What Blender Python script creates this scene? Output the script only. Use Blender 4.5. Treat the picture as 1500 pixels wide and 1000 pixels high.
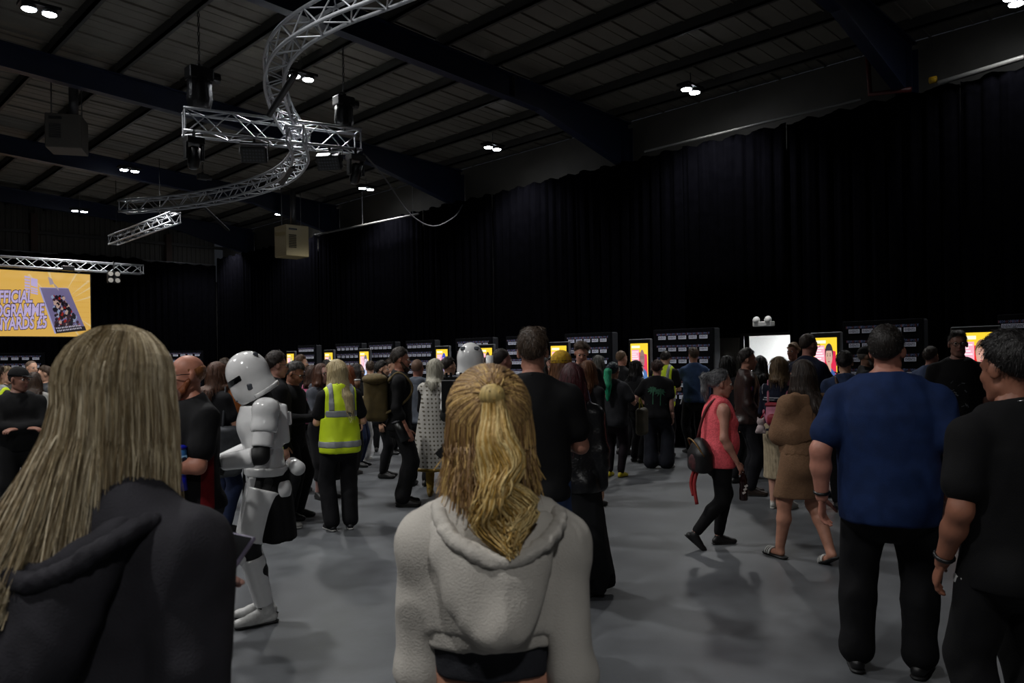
import bpy, bmesh, math, random
import numpy as np
from mathutils import Vector, Matrix, Euler
from mathutils.bvhtree import BVHTree

for o in list(bpy.data.objects): bpy.data.objects.remove(o, do_unlink=True)
SC = bpy.context.scene
COL = SC.collection
random.seed(7); RNG = np.random.default_rng(11)
PI = math.pi

# ------------------------------------------------------------------ camera, world, exposure, lamps
# World axes: X = across the hall towards the draped side wall, Y = along the hall, Z up.
CAM_H = 1.68; FPX = 1149.0; TH = math.radians(44.0); ROLL = 0.0157; YH = 524.0
FW = np.array([math.sin(TH), math.cos(TH)]); RT = np.array([math.cos(TH), -math.sin(TH)])
cam_d = bpy.data.cameras.new('camera'); cam = bpy.data.objects.new('camera', cam_d); COL.objects.link(cam)
cam_d.sensor_width = 23.5; cam_d.lens = 23.5 * FPX / 1500.0
cam_d.shift_y = (YH - 500) / 1500.0
cam_d.dof.use_dof = True; cam_d.dof.focus_distance = 7.0; cam_d.dof.aperture_fstop = 4.0
cam_d.clip_end = 200; cam_d.clip_start = 0.05
cam.location = (0, 0, CAM_H)
cam.rotation_euler = (Matrix.Rotation(-TH, 4, 'Z') @ Matrix.Rotation(PI/2, 4, 'X') @ Matrix.Rotation(-ROLL, 4, 'Z')).to_euler()
SC.camera = cam
w = bpy.data.worlds.new('world'); SC.world = w; w.use_nodes = True
w.node_tree.nodes['Background'].inputs[0].default_value = (0.5, 0.55, 0.65, 1)
w.node_tree.nodes['Background'].inputs[1].default_value = 0.02
SC.view_settings.view_transform = 'Standard'; SC.view_settings.look = 'None'
SC.view_settings.exposure = 0.0; SC.view_settings.gamma = 1.0; SC.view_settings.use_curve_mapping = False
LAMP_W = 335.0      # each high-bay lamp
LEFT_K = 1.0
LAMP_COL = (1.0, 0.99, 0.97)

# ------------------------------------------------------------------ placing helpers (measured from the photograph, 1500 x 1000)
def ray(px, py):
    dx, dy = px-750, py-500
    x = dx-ROLL*dy; y = dy+ROLL*dx+500
    u = x/FPX; v = (YH-y)/FPX
    return np.array([FW[0]+u*RT[0], FW[1]+u*RT[1], v])
def onT(px, py, t): return np.array([0, 0, CAM_H])+ray(px, py)*t
def onZ(px, py, z): r = ray(px, py); return onT(px, py, (z-CAM_H)/r[2])
def onX(px, py, X): r = ray(px, py); return onT(px, py, X/r[0])
def onY(px, py, Y): r = ray(px, py); return onT(px, py, Y/r[1])
def ground(px, d):
    p = onT(px, 560, d); return np.array([p[0], p[1], 0.0])

# ------------------------------------------------------------------ materials
def lin(c):
    if isinstance(c, str):
        c = tuple(int(c[i:i+2], 16)/255 for i in (0, 2, 4))
    return tuple((x/12.92 if x <= .04045 else ((x+.055)/1.055)**2.4) for x in c)
MATS = {}
def mat(key, col, rough=.6, metal=0., var=.15, scale=30., bump=.0, bscale=200., stretch=(1, 1, 1), col2=None, spec=.5, sheen=0., coat=0., wave=None):
    if key in MATS: return MATS[key]
    m = bpy.data.materials.new(key); m.use_nodes = True
    nt = m.node_tree; b = nt.nodes['Principled BSDF']
    c = lin(col)
    b.inputs['Roughness'].default_value = rough; b.inputs['Metallic'].default_value = metal
    b.inputs['Specular IOR Level'].default_value = spec
    if sheen: b.inputs['Sheen Weight'].default_value = sheen
    if coat: b.inputs['Coat Weight'].default_value = coat
    tc = nt.nodes.new('ShaderNodeTexCoord'); mp = nt.nodes.new('ShaderNodeMapping')
    mp.inputs['Scale'].default_value = stretch
    nt.links.new(tc.outputs['Object'], mp.inputs['Vector'])
    n = nt.nodes.new('ShaderNodeTexNoise'); n.inputs['Scale'].default_value = scale; n.inputs['Detail'].default_value = 3
    nt.links.new(mp.outputs[0], n.inputs['Vector'])
    r = nt.nodes.new('ShaderNodeValToRGB')
    c2 = lin(col2) if col2 else tuple(min(1, x*(1+var)) for x in c)
    c1 = c if col2 else tuple(x*(1-var) for x in c)
    r.color_ramp.elements[0].color = (*c1, 1); r.color_ramp.elements[1].color = (*c2, 1)
    r.color_ramp.elements[0].position = .32; r.color_ramp.elements[1].position = .68
    nt.links.new(n.outputs['Fac'], r.inputs['Fac'])
    nt.links.new(r.outputs['Color'], b.inputs['Base Color'])
    if bump:
        n2 = nt.nodes.new('ShaderNodeTexNoise'); n2.inputs['Scale'].default_value = bscale; n2.inputs['Detail'].default_value = 2
        nt.links.new(mp.outputs[0], n2.inputs['Vector'])
        bp = nt.nodes.new('ShaderNodeBump'); bp.inputs['Strength'].default_value = bump; bp.inputs['Distance'].default_value = .01
        nt.links.new(n2.outputs['Fac'], bp.inputs['Height']); nt.links.new(bp.outputs[0], b.inputs['Normal'])
    MATS[key] = m; return m
def emit(key, col, strength):
    if key in MATS: return MATS[key]
    m = bpy.data.materials.new(key); m.use_nodes = True
    b = m.node_tree.nodes['Principled BSDF']
    b.inputs['Base Color'].default_value = (0.02, 0.02, 0.02, 1)
    b.inputs['Emission Color'].default_value = (*lin(col), 1); b.inputs['Emission Strength'].default_value = strength
    b.inputs['Roughness'].default_value = .4
    MATS[key] = m; return m
def cloth(col, rough=.85, var=.18, key=None):
    return mat(key or 'fabric_'+col, col, rough, var=var, scale=14, bump=.25, bscale=320, spec=.22)
def hairmat(c1, c2):
    return mat('hair_'+c1+c2, c1, .5, scale=9, stretch=(14, 14, 1.2), col2=c2, bump=.5, bscale=14, spec=.4)
def skinmat(col):
    return mat('skin_'+col, col, .5, var=.10, scale=18, spec=.4)

# ------------------------------------------------------------------ mesh helpers
def link(o, parent=None):
    COL.objects.link(o)
    if parent is not None: o.parent = parent
    return o
def tag(o, label=None, cat=None, group=None, kind=None):
    if label: o['label'] = label
    if cat: o['category'] = cat
    if group: o['group'] = group
    if kind: o['kind'] = kind
    return o
def empty(name, loc=(0, 0, 0), rz=0., parent=None):
    o = bpy.data.objects.new(name, None); o.location = loc; o.rotation_euler = (0, 0, rz); o.empty_display_size = .1
    return link(o, parent)
def mesh_np(name, V, Q, mats, smooth=True, mi=None):
    me = bpy.data.meshes.new(name)
    n = Q.shape[1]
    me.vertices.add(len(V)); me.vertices.foreach_set('co', np.ascontiguousarray(V, dtype=np.float32).ravel())
    me.loops.add(Q.size); me.loops.foreach_set('vertex_index', np.ascontiguousarray(Q, dtype=np.int32).ravel())
    me.polygons.add(len(Q)); me.polygons.foreach_set('loop_start', np.arange(0, Q.size, n, dtype=np.int32))
    me.polygons.foreach_set('use_smooth', np.full(len(Q), smooth))
    if not isinstance(mats, (list, tuple)): mats = [mats]
    for m in mats: me.materials.append(m)
    if mi is not None: me.polygons.foreach_set('material_index', np.ascontiguousarray(mi, dtype=np.int32))
    me.update(calc_edges=True)
    return me
class MB:
    def __init__(s): s.v = []; s.f = []; s.m = []
    def add(s, vs, fs, mi=0):
        n = len(s.v); s.v += [tuple(float(c) for c in v) for v in vs]
        for f in fs: s.f.append(tuple(i+n for i in f)); s.m.append(mi)
        return s
    def box(s, c, h, R=None, mi=0):
        R = np.eye(3) if R is None else np.array(R)
        vs = [np.array(c)+R@(np.array([x*h[0], y*h[1], z*h[2]])) for x in (-1, 1) for y in (-1, 1) for z in (-1, 1)]
        return s.add(vs, [(0, 1, 3, 2), (4, 6, 7, 5), (0, 4, 5, 1), (2, 3, 7, 6), (0, 2, 6, 4), (1, 5, 7, 3)], mi)
    def bx(s, lo, hi, mi=0):
        lo = np.array(lo, float); hi = np.array(hi, float); return s.box((lo+hi)/2, (hi-lo)/2, None, mi)
    def tube(s, pts, r, n=6, mi=0, cap=True):
        pts = [np.array(p, float) for p in pts]; k = len(pts)
        rs = r if isinstance(r, (list, tuple)) else [r]*k
        vs = []; fs = []; prev = None
        for i, p in enumerate(pts):
            t = pts[min(i+1, k-1)]-pts[max(i-1, 0)]; t = t/(np.linalg.norm(t)+1e-9)
            if prev is None:
                a = np.array([0, 0, 1.]) if abs(t[2]) < .9 else np.array([1., 0, 0]); u = np.cross(t, a)
            else: u = prev-t*np.dot(prev, t)
            u /= np.linalg.norm(u)+1e-9; prev = u; w_ = np.cross(t, u)
            for j in range(n):
                a = 2*PI*j/n; vs.append(p+rs[i]*(math.cos(a)*u+math.sin(a)*w_))
        for i in range(k-1):
            for j in range(n):
                fs.append((i*n+j, i*n+(j+1) % n, (i+1)*n+(j+1) % n, (i+1)*n+j))
        if cap: fs.append(tuple(range(n-1, -1, -1))); fs.append(tuple((k-1)*n+j for j in range(n)))
        return s.add(vs, fs, mi)
    def lathe(s, c, prof, n=16, mi=0, R=None):
        R = np.eye(3) if R is None else np.array(R); vs = []; fs = []; k = len(prof)
        for (r, z) in prof:
            for j in range(n): vs.append(np.array(c)+R@np.array([r*math.cos(2*PI*j/n), r*math.sin(2*PI*j/n), z]))
        for i in range(k-1):
            for j in range(n): fs.append((i*n+j, i*n+(j+1) % n, (i+1)*n+(j+1) % n, (i+1)*n+j))
        fs.append(tuple(range(n-1, -1, -1))); fs.append(tuple((k-1)*n+j for j in range(n)))
        return s.add(vs, fs, mi)
    def ball(s, c, r, nu=10, nv=7, mi=0):
        r = (r,)*3 if not hasattr(r, '__len__') else r
        prof = [(math.sin(PI*i/nv), -math.cos(PI*i/nv)) for i in range(nv+1)]
        vs = []; fs = []
        for (a, z) in prof:
            for j in range(nu): vs.append((c[0]+r[0]*a*math.cos(2*PI*j/nu), c[1]+r[1]*a*math.sin(2*PI*j/nu), c[2]+r[2]*z))
        for i in range(nv):
            for j in range(nu): fs.append((i*nu+j, i*nu+(j+1) % nu, (i+1)*nu+(j+1) % nu, (i+1)*nu+j))
        return s.add(vs, fs, mi)
    def poly(s, pts, mi=0): return s.add(pts, [tuple(range(len(pts)))], mi)
    def mesh(s, name, mats, smooth=False):
        me = bpy.data.meshes.new(name); me.from_pydata(s.v, [], s.f)
        if not isinstance(mats, (list, tuple)): mats = [mats]
        for m in mats: me.materials.append(m)
        me.polygons.foreach_set('material_index', s.m); me.polygons.foreach_set('use_smooth', [smooth]*len(s.f))
        me.update(); return me
    def build(s, name, mats, parent=None, smooth=False, loc=None, rot=None, bevel=0):
        o = bpy.data.objects.new(name, s.mesh(name, mats, smooth))
        if loc is not None: o.location = loc
        if rot is not None: o.rotation_euler = rot
        link(o, parent)
        if bevel:
            b = o.modifiers.new('bevel', 'BEVEL'); b.width = bevel; b.segments = 2; b.limit_method = 'ANGLE'
        return o
CYL = {}
def bar(name, a, b, r, m, parent=None, n=8, smooth=True):
    """a straight round bar from a to b (mesh data shared per material)"""
    k = (m.name, n)
    if k not in CYL:
        CYL[k] = MB().tube([(0, 0, 0), (0, 0, 1)], 1, n).mesh('round_bar', m, smooth)
    a = Vector(a); b = Vector(b); d = b-a
    o = bpy.data.objects.new(name, CYL[k]); o.location = a
    o.rotation_mode = 'QUATERNION'; o.rotation_quaternion = d.to_track_quat('Z', 'Y'); o.scale = (r, r, d.length)
    return link(o, parent)
def text_mesh(body, size, m, align='CENTER', res=2, extrude=0., bold=0., shear=0.):
    cu = bpy.data.curves.new('lettering', 'FONT'); cu.body = body; cu.size = size; cu.align_x = align; cu.align_y = 'CENTER'
    cu.resolution_u = res; cu.extrude = extrude; cu.offset = bold; cu.shear = shear
    t = bpy.data.objects.new('lettering', cu); COL.objects.link(t)
    dg = bpy.context.evaluated_depsgraph_get(); me = bpy.data.meshes.new_from_object(t.evaluated_get(dg))
    bpy.data.objects.remove(t, do_unlink=True); me.materials.clear(); me.materials.append(m); me.name = 'lettering'
    return me
# ------------------------------------------------------------------ the hall
WX = 15.75; BY = 35.6; LX = -15.0; FY = -9.0
def roof_z(x): return 7.42+.062*(15.5-x) if x > -1 else 7.42+.062*16.5-.062*(-1-x)
m_floor = mat('concrete_floor', '676a6d', .42, var=.0, scale=.9, col2='54565a', bump=.04, bscale=60, spec=.4)
# polished, stained concrete: add dark scuffs on a second scale
def enrich_floor(m):
    nt = m.node_tree; b = nt.nodes['Principled BSDF']
    ramp = [n for n in nt.nodes if n.type == 'VALTORGB'][0]
    tc = [n for n in nt.nodes if n.type == 'TEX_COORD'][0]
    n2 = nt.nodes.new('ShaderNodeTexNoise'); n2.inputs['Scale'].default_value = 3.2; n2.inputs['Detail'].default_value = 8; n2.inputs['Roughness'].default_value = .7
    nt.links.new(tc.outputs['Object'], n2.inputs['Vector'])
    r2 = nt.nodes.new('ShaderNodeValToRGB'); r2.color_ramp.elements[0].position = .35; r2.color_ramp.elements[1].position = .62
    r2.color_ramp.elements[0].color = (.72, .72, .72, 1); r2.color_ramp.elements[1].color = (1, 1, 1, 1)
    nt.links.new(n2.outputs['Fac'], r2.inputs['Fac'])
    mx = nt.nodes.new('ShaderNodeMix'); mx.data_type = 'RGBA'; mx.blend_type = 'MULTIPLY'; mx.inputs[0].default_value = 1
    nt.links.new(ramp.outputs['Color'], mx.inputs[6]); nt.links.new(r2.outputs['Color'], mx.inputs[7])
    nt.links.new(mx.outputs[2], b.inputs['Base Color'])
    r3 = nt.nodes.new('ShaderNodeMapRange'); r3.inputs[3].default_value = .3; r3.inputs[4].default_value = .55
    nt.links.new(n2.outputs['Fac'], r3.inputs[0]); nt.links.new(r3.outputs[0], b.inputs['Roughness'])
enrich_floor(m_floor)
m_wall = mat('wall_sheet_grey', '46443f', .7, var=.1, scale=2)
m_dark = mat('dark_wall', '101012', .9)
m_drape = mat('black_drape_cloth', '040406', .95, var=.2, scale=6, bump=.1, bscale=400, spec=.0)
m_roof = mat('roof_liner_sheet', '656158', .6, var=.12, scale=1.5)
m_purlin = mat('galvanised_purlin', '33322f', .6, var=.12, scale=4)
m_raf = mat('blue_painted_steel', '101a33', .45, var=.12, scale=3, spec=.5)
m_white = mat('white_paint', 'd8d8d6', .6, var=.03)
m_alu = mat('truss_aluminium', 'aeb1b6', .36, metal=.55, var=.08, scale=20)
m_black = mat('black_metal', '0d0d0e', .45, var=.1)
m_blackp = mat('black_plastic', '0a0a0b', .35, var=.1)
m_grey = mat('grey_metal', '6b6c6e', .45, metal=.7, var=.1)

fl = MB().bx((LX, FY, -.2), (19.5, BY+.3, 0)).build('floor', m_floor); tag(fl, kind='structure')
# right wall with the doorway
DY0, DY1, DZ = 7.55, 8.9, 2.08
wr = empty('wall_right', (WX, 13, 0)); tag(wr, kind='structure')
def wall_piece(lo, hi, m): 
    L = np.array([WX, 13, 0]); return MB().bx(np.array(lo)-L, np.array(hi)-L).build('wall_panel', m, wr)
wall_piece((WX, FY, 0), (WX+.2, DY0, 6.0), m_dark); wall_piece((WX, DY1, 0), (WX+.2, BY, 6.0), m_dark)
wall_piece((WX, DY0, DZ), (WX+.2, DY1, 6.0), m_dark)
wall_piece((WX, FY, 6.0), (WX+.2, BY, 7.5), m_wall)
wb = MB(); 
x = LX
wb.bx((LX, BY, 0), (WX+.2, BY+.2, 5.4))
o = wb.build('wall_back', m_dark); tag(o, kind='structure')
# ribbed sheets above the drape on the gable, one per column of sheeting
rib = MB(); W_ = 1.0
prof = []
for k in range(5):
    x0 = k*.2; prof += [(x0, 0), (x0+.11, 0), (x0+.13, -.03), (x0+.18, -.03)]
prof.append((1.0, 0))
vs = []; fs = []
for (px_, py_) in prof: vs += [(px_, py_, 0), (px_, py_, 3.3)]
for i in range(len(prof)-1): fs.append((2*i, 2*i+2, 2*i+3, 2*i+1))
rib.add(vs, fs)
rib_me = rib.mesh('ribbed_sheet', m_wall)
for i in range(int(WX-LX)):
    q = bpy.data.objects.new('ribbed_sheet', rib_me); q.location = (LX+i+.35, BY-.02, 5.4); link(q); q.parent = o
for xx in (2.5, 8.0, 13.2):
    MB().bx((xx-.12, BY-.3, 0), (xx+.12, BY-.04, roof_z(xx)-.2)).build('gable_post', mat('rust_steel', '3b2a20', .7), o)
MB().bx((LX, BY-.18, 6.9), (WX, BY-.05, 7.02)).build('sheeting_rail', m_purlin, o)
tag(MB().bx((LX-.2, FY, 0), (LX, BY, 7.6)).build('wall_left', m_dark), kind='structure')
tag(MB().bx((LX, FY-.2, 0), (19.5, FY, 8.6)).build('wall_front', m_dark), kind='structure')

ce = empty('ceiling', (0, 13, 7.5)); tag(ce, kind='structure')
LCE = np.array([0, 13, 7.5])
# roof liner sheets, one metre wide each, with a rib at every seam
def sheet(x0, x1):
    b = MB(); L = []
    prof = [(0, 0), (.05, 0), (.06, -.035), (.09, -.035), (.10, 0), (.33, 0), (.34, -.012), (.37, -.012), (.38, 0), (.66, 0), (.67, -.012), (.70, -.012), (.71, 0), (1.0, 0)]
    vs = []; fs = []
    for (y, z) in prof: vs += [(x0, y, roof_z(x0)+.2+z), (x1, y, roof_z(x1)+.2+z)]
    for i in range(len(prof)-1): fs.append((2*i, 2*i+1, 2*i+3, 2*i+2))
    b.add(vs, fs)
    # outer skin so that the roof has thickness
    b.add([(x0, 0, roof_z(x0)+.3), (x1, 0, roof_z(x1)+.3), (x1, 1, roof_z(x1)+.3), (x0, 1, roof_z(x0)+.3)], [(0, 3, 2, 1)])
    return b.mesh('roof_sheet', m_roof)
for (a, b_) in ((LX, -1), (-1, WX+.2)):
    me = sheet(a, b_)
    for i in range(int(BY-FY)+1):
        q = bpy.data.objects.new('roof_sheet', me); q.location = (0, FY+i-13, -7.5); link(q, ce)
RAFT = (-1.2, 5.3, 11.9, 18.3, 25.4, 32.3)
x = 15.0; k = 0
while x > LX+.5:
    z = roof_z(x)
    # Z-section purlin
    b = MB().bx((x-.035, FY, z), (x+.035, BY, z+.19)).bx((x-.035, FY, z), (x+.10, BY, z+.02))
    b.v = [tuple(np.array(v)-LCE) for v in b.v]; b.build('purlin', m_purlin, ce); x -= 1.32
for y in RAFT:
    def raf(x0, x1, h0, h1):
        b = MB(); t0, t1 = roof_z(x0), roof_z(x1)
        for (dy, a0, a1, c0, c1) in ((.008, 0, 0, h0, h1), (.11, 0, 0, .03, .03), (.11, h0-.03, h1-.03, h0, h1)):
            vs = [(x0, y-dy, t0-a0), (x0, y+dy, t0-a0), (x0, y-dy, t0-c0), (x0, y+dy, t0-c0), (x1, y-dy, t1-a1), (x1, y+dy, t1-a1), (x1, y-dy, t1-c1), (x1, y+dy, t1-c1)]
            b.add(vs, [(0, 1, 3, 2), (4, 6, 7, 5), (0, 4, 5, 1), (2, 3, 7, 6), (0, 2, 6, 4), (1, 5, 7, 3)])
        b.v = [tuple(np.array(v)-LCE) for v in b.v]; b.build('rafter', m_raf, ce)
    raf(-1, 12.4, .52, .52); raf(12.4, 15.6, .52, 1.15); raf(LX, -1, .52, .52)
    b = MB().bx((15.3, y-.11, 0), (15.33, y+.11, 7.3)).bx((15.33, y-.01, 0), (15.62, y+.01, 7.3)).bx((15.62, y-.11, 0), (15.65, y+.11, 7.3))
    tag(b.build('trim_%d' % (k+1), m_raf), kind='structure'); k += 1
    # stiffener plate
    MB().bx((11.6-LCE[0], y-.1-LCE[1], roof_z(11.6)-.5-LCE[2]), (11.62-LCE[0], y+.1-LCE[1], roof_z(11.6)-LCE[2])).build('stiffener', m_purlin, ce)

# side room seen through the doorway
sr = MB().bx((15.95, 5.6, 0), (18.9, 5.7, 2.6)).bx((15.95, 11.2, 0), (18.9, 11.3, 2.6)).bx((18.8, 5.6, 0), (18.9, 11.3, 2.6)).bx((15.95, 5.6, 2.6), (18.9, 11.3, 2.7))
tag(sr.build('wall_side_room', m_white), kind='structure')
lo = empty('ceiling_light_panel', (17.3, 8.3, 2.5)); tag(lo, 'bright white ceiling panel in the room beyond the doorway', 'light')
MB().bx((-.62, -.62, .04), (.62, .62, .09)).build('frame', m_white, lo)
MB().bx((-.58, -.58, .02), (.58, .58, .05)).build('diffuser', emit('side_room_light', 'fbfdff', 60), lo)
df = MB()
for (y0, y1, z0, z1) in ((DY0-.08, DY0, 0, DZ+.08), (DY1, DY1+.08, 0, DZ+.08), (DY0, DY1, DZ, DZ+.08)): df.bx((WX-.04, y0, z0), (WX+.22, y1, z1))
tag(df.build('trim_7', mat('door_frame_grey', '3a3936', .5)), kind='structure')
d2 = empty('door_1', (WX-.02, DY1+.06, 0)); tag(d2, kind='structure')
MB().bx((-.05, 0.04, .01), (0, 1.05, 2.05)).build('door_leaf', mat('grey_wood_door', '6d675e', .6, scale=3, stretch=(1, 12, .6), var=.12), d2)
MB().bx((-.09, .9, 1.0), (-.05, .94, 1.2)).build('handle', m_alu, d2)
d3 = empty('door_2', (WX+.16, DY0, 0)); tag(d3, kind='structure')
MB().bx((0, -.02, .01), (.75, .03, 2.03)).build('door_leaf', m_black, d3)
MB().bx((.6, .03, 1.0), (.7, .07, 1.04)).build('handle', m_alu, d3)
tag(MB().bx((17.4, 11.0, 1.9), (17.9, 11.18, 2.0)).build('door_closer', m_black), 'small dark door closer high on the white wall beyond the doorway', 'door closer')
em = empty('emergency_light', (14.99, 8.05, 2.3)); tag(em, 'white twin-head emergency light above the bright doorway', 'emergency light')
MB().bx((-.06, -.22, -.05), (.1, .2, .05)).build('housing', m_white, em, bevel=.015)
for dy in (-.13, .13): MB().lathe((-.02, dy, .08), [(.02, -.04), (.07, -.02), (.08, .02), (.05, .05)], 12, R=Matrix.Rotation(-PI/2.5, 3, 'Y')).build('lamp_head', m_white, em, True)

# drapes
def drape(w_, z0, z1, seed):
    rs = random.Random(seed); n = int(w_*26); vs = []; rows = [z0, (z0*2+z1)/3, (z0+2*z1)/3, z1-.25, z1]
    ph = [rs.uniform(0, 6) for _ in range(4)]
    for k, z in enumerate(rows):
        a = .045 if k < 4 else .04
        for i in range(n+1):
            s = i/n*w_
            y = a*(.7*math.sin(s*2*PI/.31+ph[0]+.5*math.sin(s*2.1+ph[1]+k*.12))+.35*math.sin(s*2*PI/.13+ph[2]))+.03*math.sin(s*1.7+ph[3]+k*.3)
            zz = z+(.035*math.sin(s*2*PI/.62+ph[1]) if k == 4 else 0)
            vs.append((y, s, zz))
    V = np.array(vs); q = []
    m = n+1
    for r in range(len(rows)-1):
        for i in range(n): q.append((r*m+i, r*m+i+1, (r+1)*m+i+1, (r+1)*m+i))
    return mesh_np('curtain', V, np.array(q), m_drape)
DR = [drape(3.2, .02, 6.35, s) for s in (1, 2, 3)]
def put_drape(me, loc, rz, label, grp):
    q = bpy.data.objects.new('curtain', me); q.location = loc; q.rotation_euler = (0, 0, rz); link(q)
    sm = q.modifiers.new('thickness', 'SOLIDIFY'); sm.thickness = .012
    tag(q, label, 'curtain', grp)
ys = [FY+3.2*i for i in range(5)]; ys = [y for y in ys if y+3.2 < DY0]
y = DY0-3.2
i = 0
XD = 15.12
L1 = 'full-height black pleated drape panel hanging on the long side wall'; G1 = 'black drapes along the side wall'
while y > FY: put_drape(DR[i % 3], (XD, y, 0), 0, L1, G1); y -= 3.2; i += 1
y = DY1+1.1
while y < BY-3.4: put_drape(DR[i % 3], (XD, y, 0), 0, L1, G1); y += 3.2; i += 1
q = drape(34.82-y, .02, 6.35, 12); put_drape(q, (XD, y, 0), 0, 'narrow black drape filling the far corner of the side wall', 'corner drape')
q = drape(DY1+1.1-DY0, 2.12, 6.35, 9); put_drape(q, (XD, DY0, 0), 0, 'short black drape hanging above the bright doorway', 'drape over the doorway')
sh = [drape(3.2, .02, z, s) for z, s in ((6.05, 4), (6.15, 5))]
x = XD; i = 0
while x > LX+3:
    put_drape(sh[i % 2], (x, 34.9, 0), PI/2, 'full-height black pleated drape panel hanging across the end wall', 'black drapes along the end wall'); x -= 3.2; i += 1
# rail pipes that carry the drapes
o = bar('drape_rail', (XD+.1, FY+.2, 6.3), (XD+.1, 34.8, 6.3), .025, m_grey); tag(o, 'long grey pipe carrying the side wall drapes', 'rail')
o = bar('drape_rail', (LX+.2, 35.0, 6.1), (XD, 35.0, 6.1), .025, m_grey); tag(o, 'grey pipe carrying the end wall drapes', 'rail')
o = bar('conduit', onX(1375, 122, 15.0), onX(1500, 84, 15.0), .045, mat('grey_conduit', '5a5a58', .5)); tag(o, 'pale conduit running from the near roof beam along the top of the drapes', 'pipe')
a = onX(1362, 118, 14.95); b_ = onX(1372, 116, 14.95)
o = bar('warning_tape', a, b_, .06, mat('yellow_tape', 'b08a10', .5)); tag(o, 'short band of yellow tape on the conduit end', 'tape')
o = bar('conduit', onX(945, 222, 15.05), onX(1262, 145, 15.05), .03, mat('grey_conduit', '8a8a86', .5)); tag(o, 'thin grey conduit above the drapes between the two near roof beams', 'pipe')
a = onX(462, 344, 14.6); b_ = onX(614, 313, 14.6); o = empty('conduit', a); bar('pipe', (0, 0, 0), b_-a, .035, mat('grey_conduit', '5a5a58', .5), o)
for f in (.05, .5, .95): q = (b_-a)*f; bar('hanger', q, (q[0], q[1], roof_z(14.6)+.05-a[2]), .008, m_grey, o)
tag(o, 'thin grey conduit behind the beige heater at the far end of the drapes', 'pipe')
m_red = mat('red_pipe_paint', '4a1210', .5)
rp = MB().tube([onX(1270, 66, 15.0), onX(1275, 138, 15.0), onX(1335, 131, 15.0)], .05, 8)
p0 = np.array(rp.v[0]); tag(rp.build('sprinkler_pipe', m_red, None, True), 'dark red pipe bent in an L beside the near roof beam', 'pipe')
# ------------------------------------------------------------------ high-bay lamps
m_bay = emit('lamp_led', 'f4f8ff', 60)
def highbay(p, label, power=LAMP_W, two=True):
    t = empty('high_bay_light', p); tag(t, label, 'light', 'high-bay lamps under the roof')
    hz = roof_z(p[0])-p[2]
    MB().bx((-.3, -.14, .0), (.3, .14, .05)).build('housing', m_black, t)
    bar('suspension', (0, 0, .05), (0, 0, hz), .012, m_grey, t)
    for sx in (-1, 1):
        MB().lathe((sx*.15, 0, -.05), [(.10, .05), (.125, 0), (.115, -.01)], 14).build('reflector', m_grey, t, True)
        MB().lathe((sx*.15, 0, -.062), [(.0, .003), (.11, .003), (.10, -.012), (.0, -.025)], 14).build('led_disc', m_bay, t, True)
    ld = bpy.data.lights.new('high_bay_beam', 'SPOT'); ld.energy = power*4*PI/ (2*PI*.7); ld.spot_size = math.radians(132); ld.spot_blend = .55
    ld.shadow_soft_size = .22; ld.color = LAMP_COL
    lo_ = bpy.data.objects.new('high_bay_beam', ld); lo_.location = (0, 0, -.12); link(lo_, t)
    return t
ROW = [(1012, 129, 7.2, 'high-bay lamp high above the bright doorway, right of the deep roof beam'),
       (722, 214, 7.2, 'high-bay lamp between the two deep roof beams over the drapes'),
       (537, 274, 7.2, 'small bright high-bay lamp just right of the straight truss end'),
       (413, 312, 7.2, 'high-bay lamp directly above the beige heater'),
       (319, 345, 7.1, 'lowest high-bay lamp, left of the beige heater'),
       (442, 110, 7.5, 'twin high-bay lamp beside the upper truss curve'),
       (190, 247, 7.4, 'small high-bay lamp on the left above the blue roof beam'),
       (117, 307, 7.2, 'small far high-bay lamp on the left above the stage truss'),
       (58, 12, 7.6, 'large bright high-bay lamp in the top left corner'),
       (1485, -4, 7.2, 'high-bay lamp at the top right corner')]
POW = [.9, 1.0, 1, 1, 1, 1.0, 1, 1, 1.0, .3]
for i, (px_, py_, z, lb) in enumerate(ROW): highbay(onZ(px_, py_, z), lb, LAMP_W*POW[i])
# the row goes on over and behind the photographer
for (x, y, l, k_) in ((3.4, 8.4, 'ahead on the left', 1), (-2.2, 14.5, 'far on the left', 1), (-2.2, 8.4, 'well to the left', 1), (-2.2, 2.2, 'left of the photographer', 1), (-2.2, -4, 'behind on the left', .7)):
    highbay((x, y, 7.6), 'high-bay lamp outside the picture, '+l, LAMP_W*LEFT_K*k_)

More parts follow.
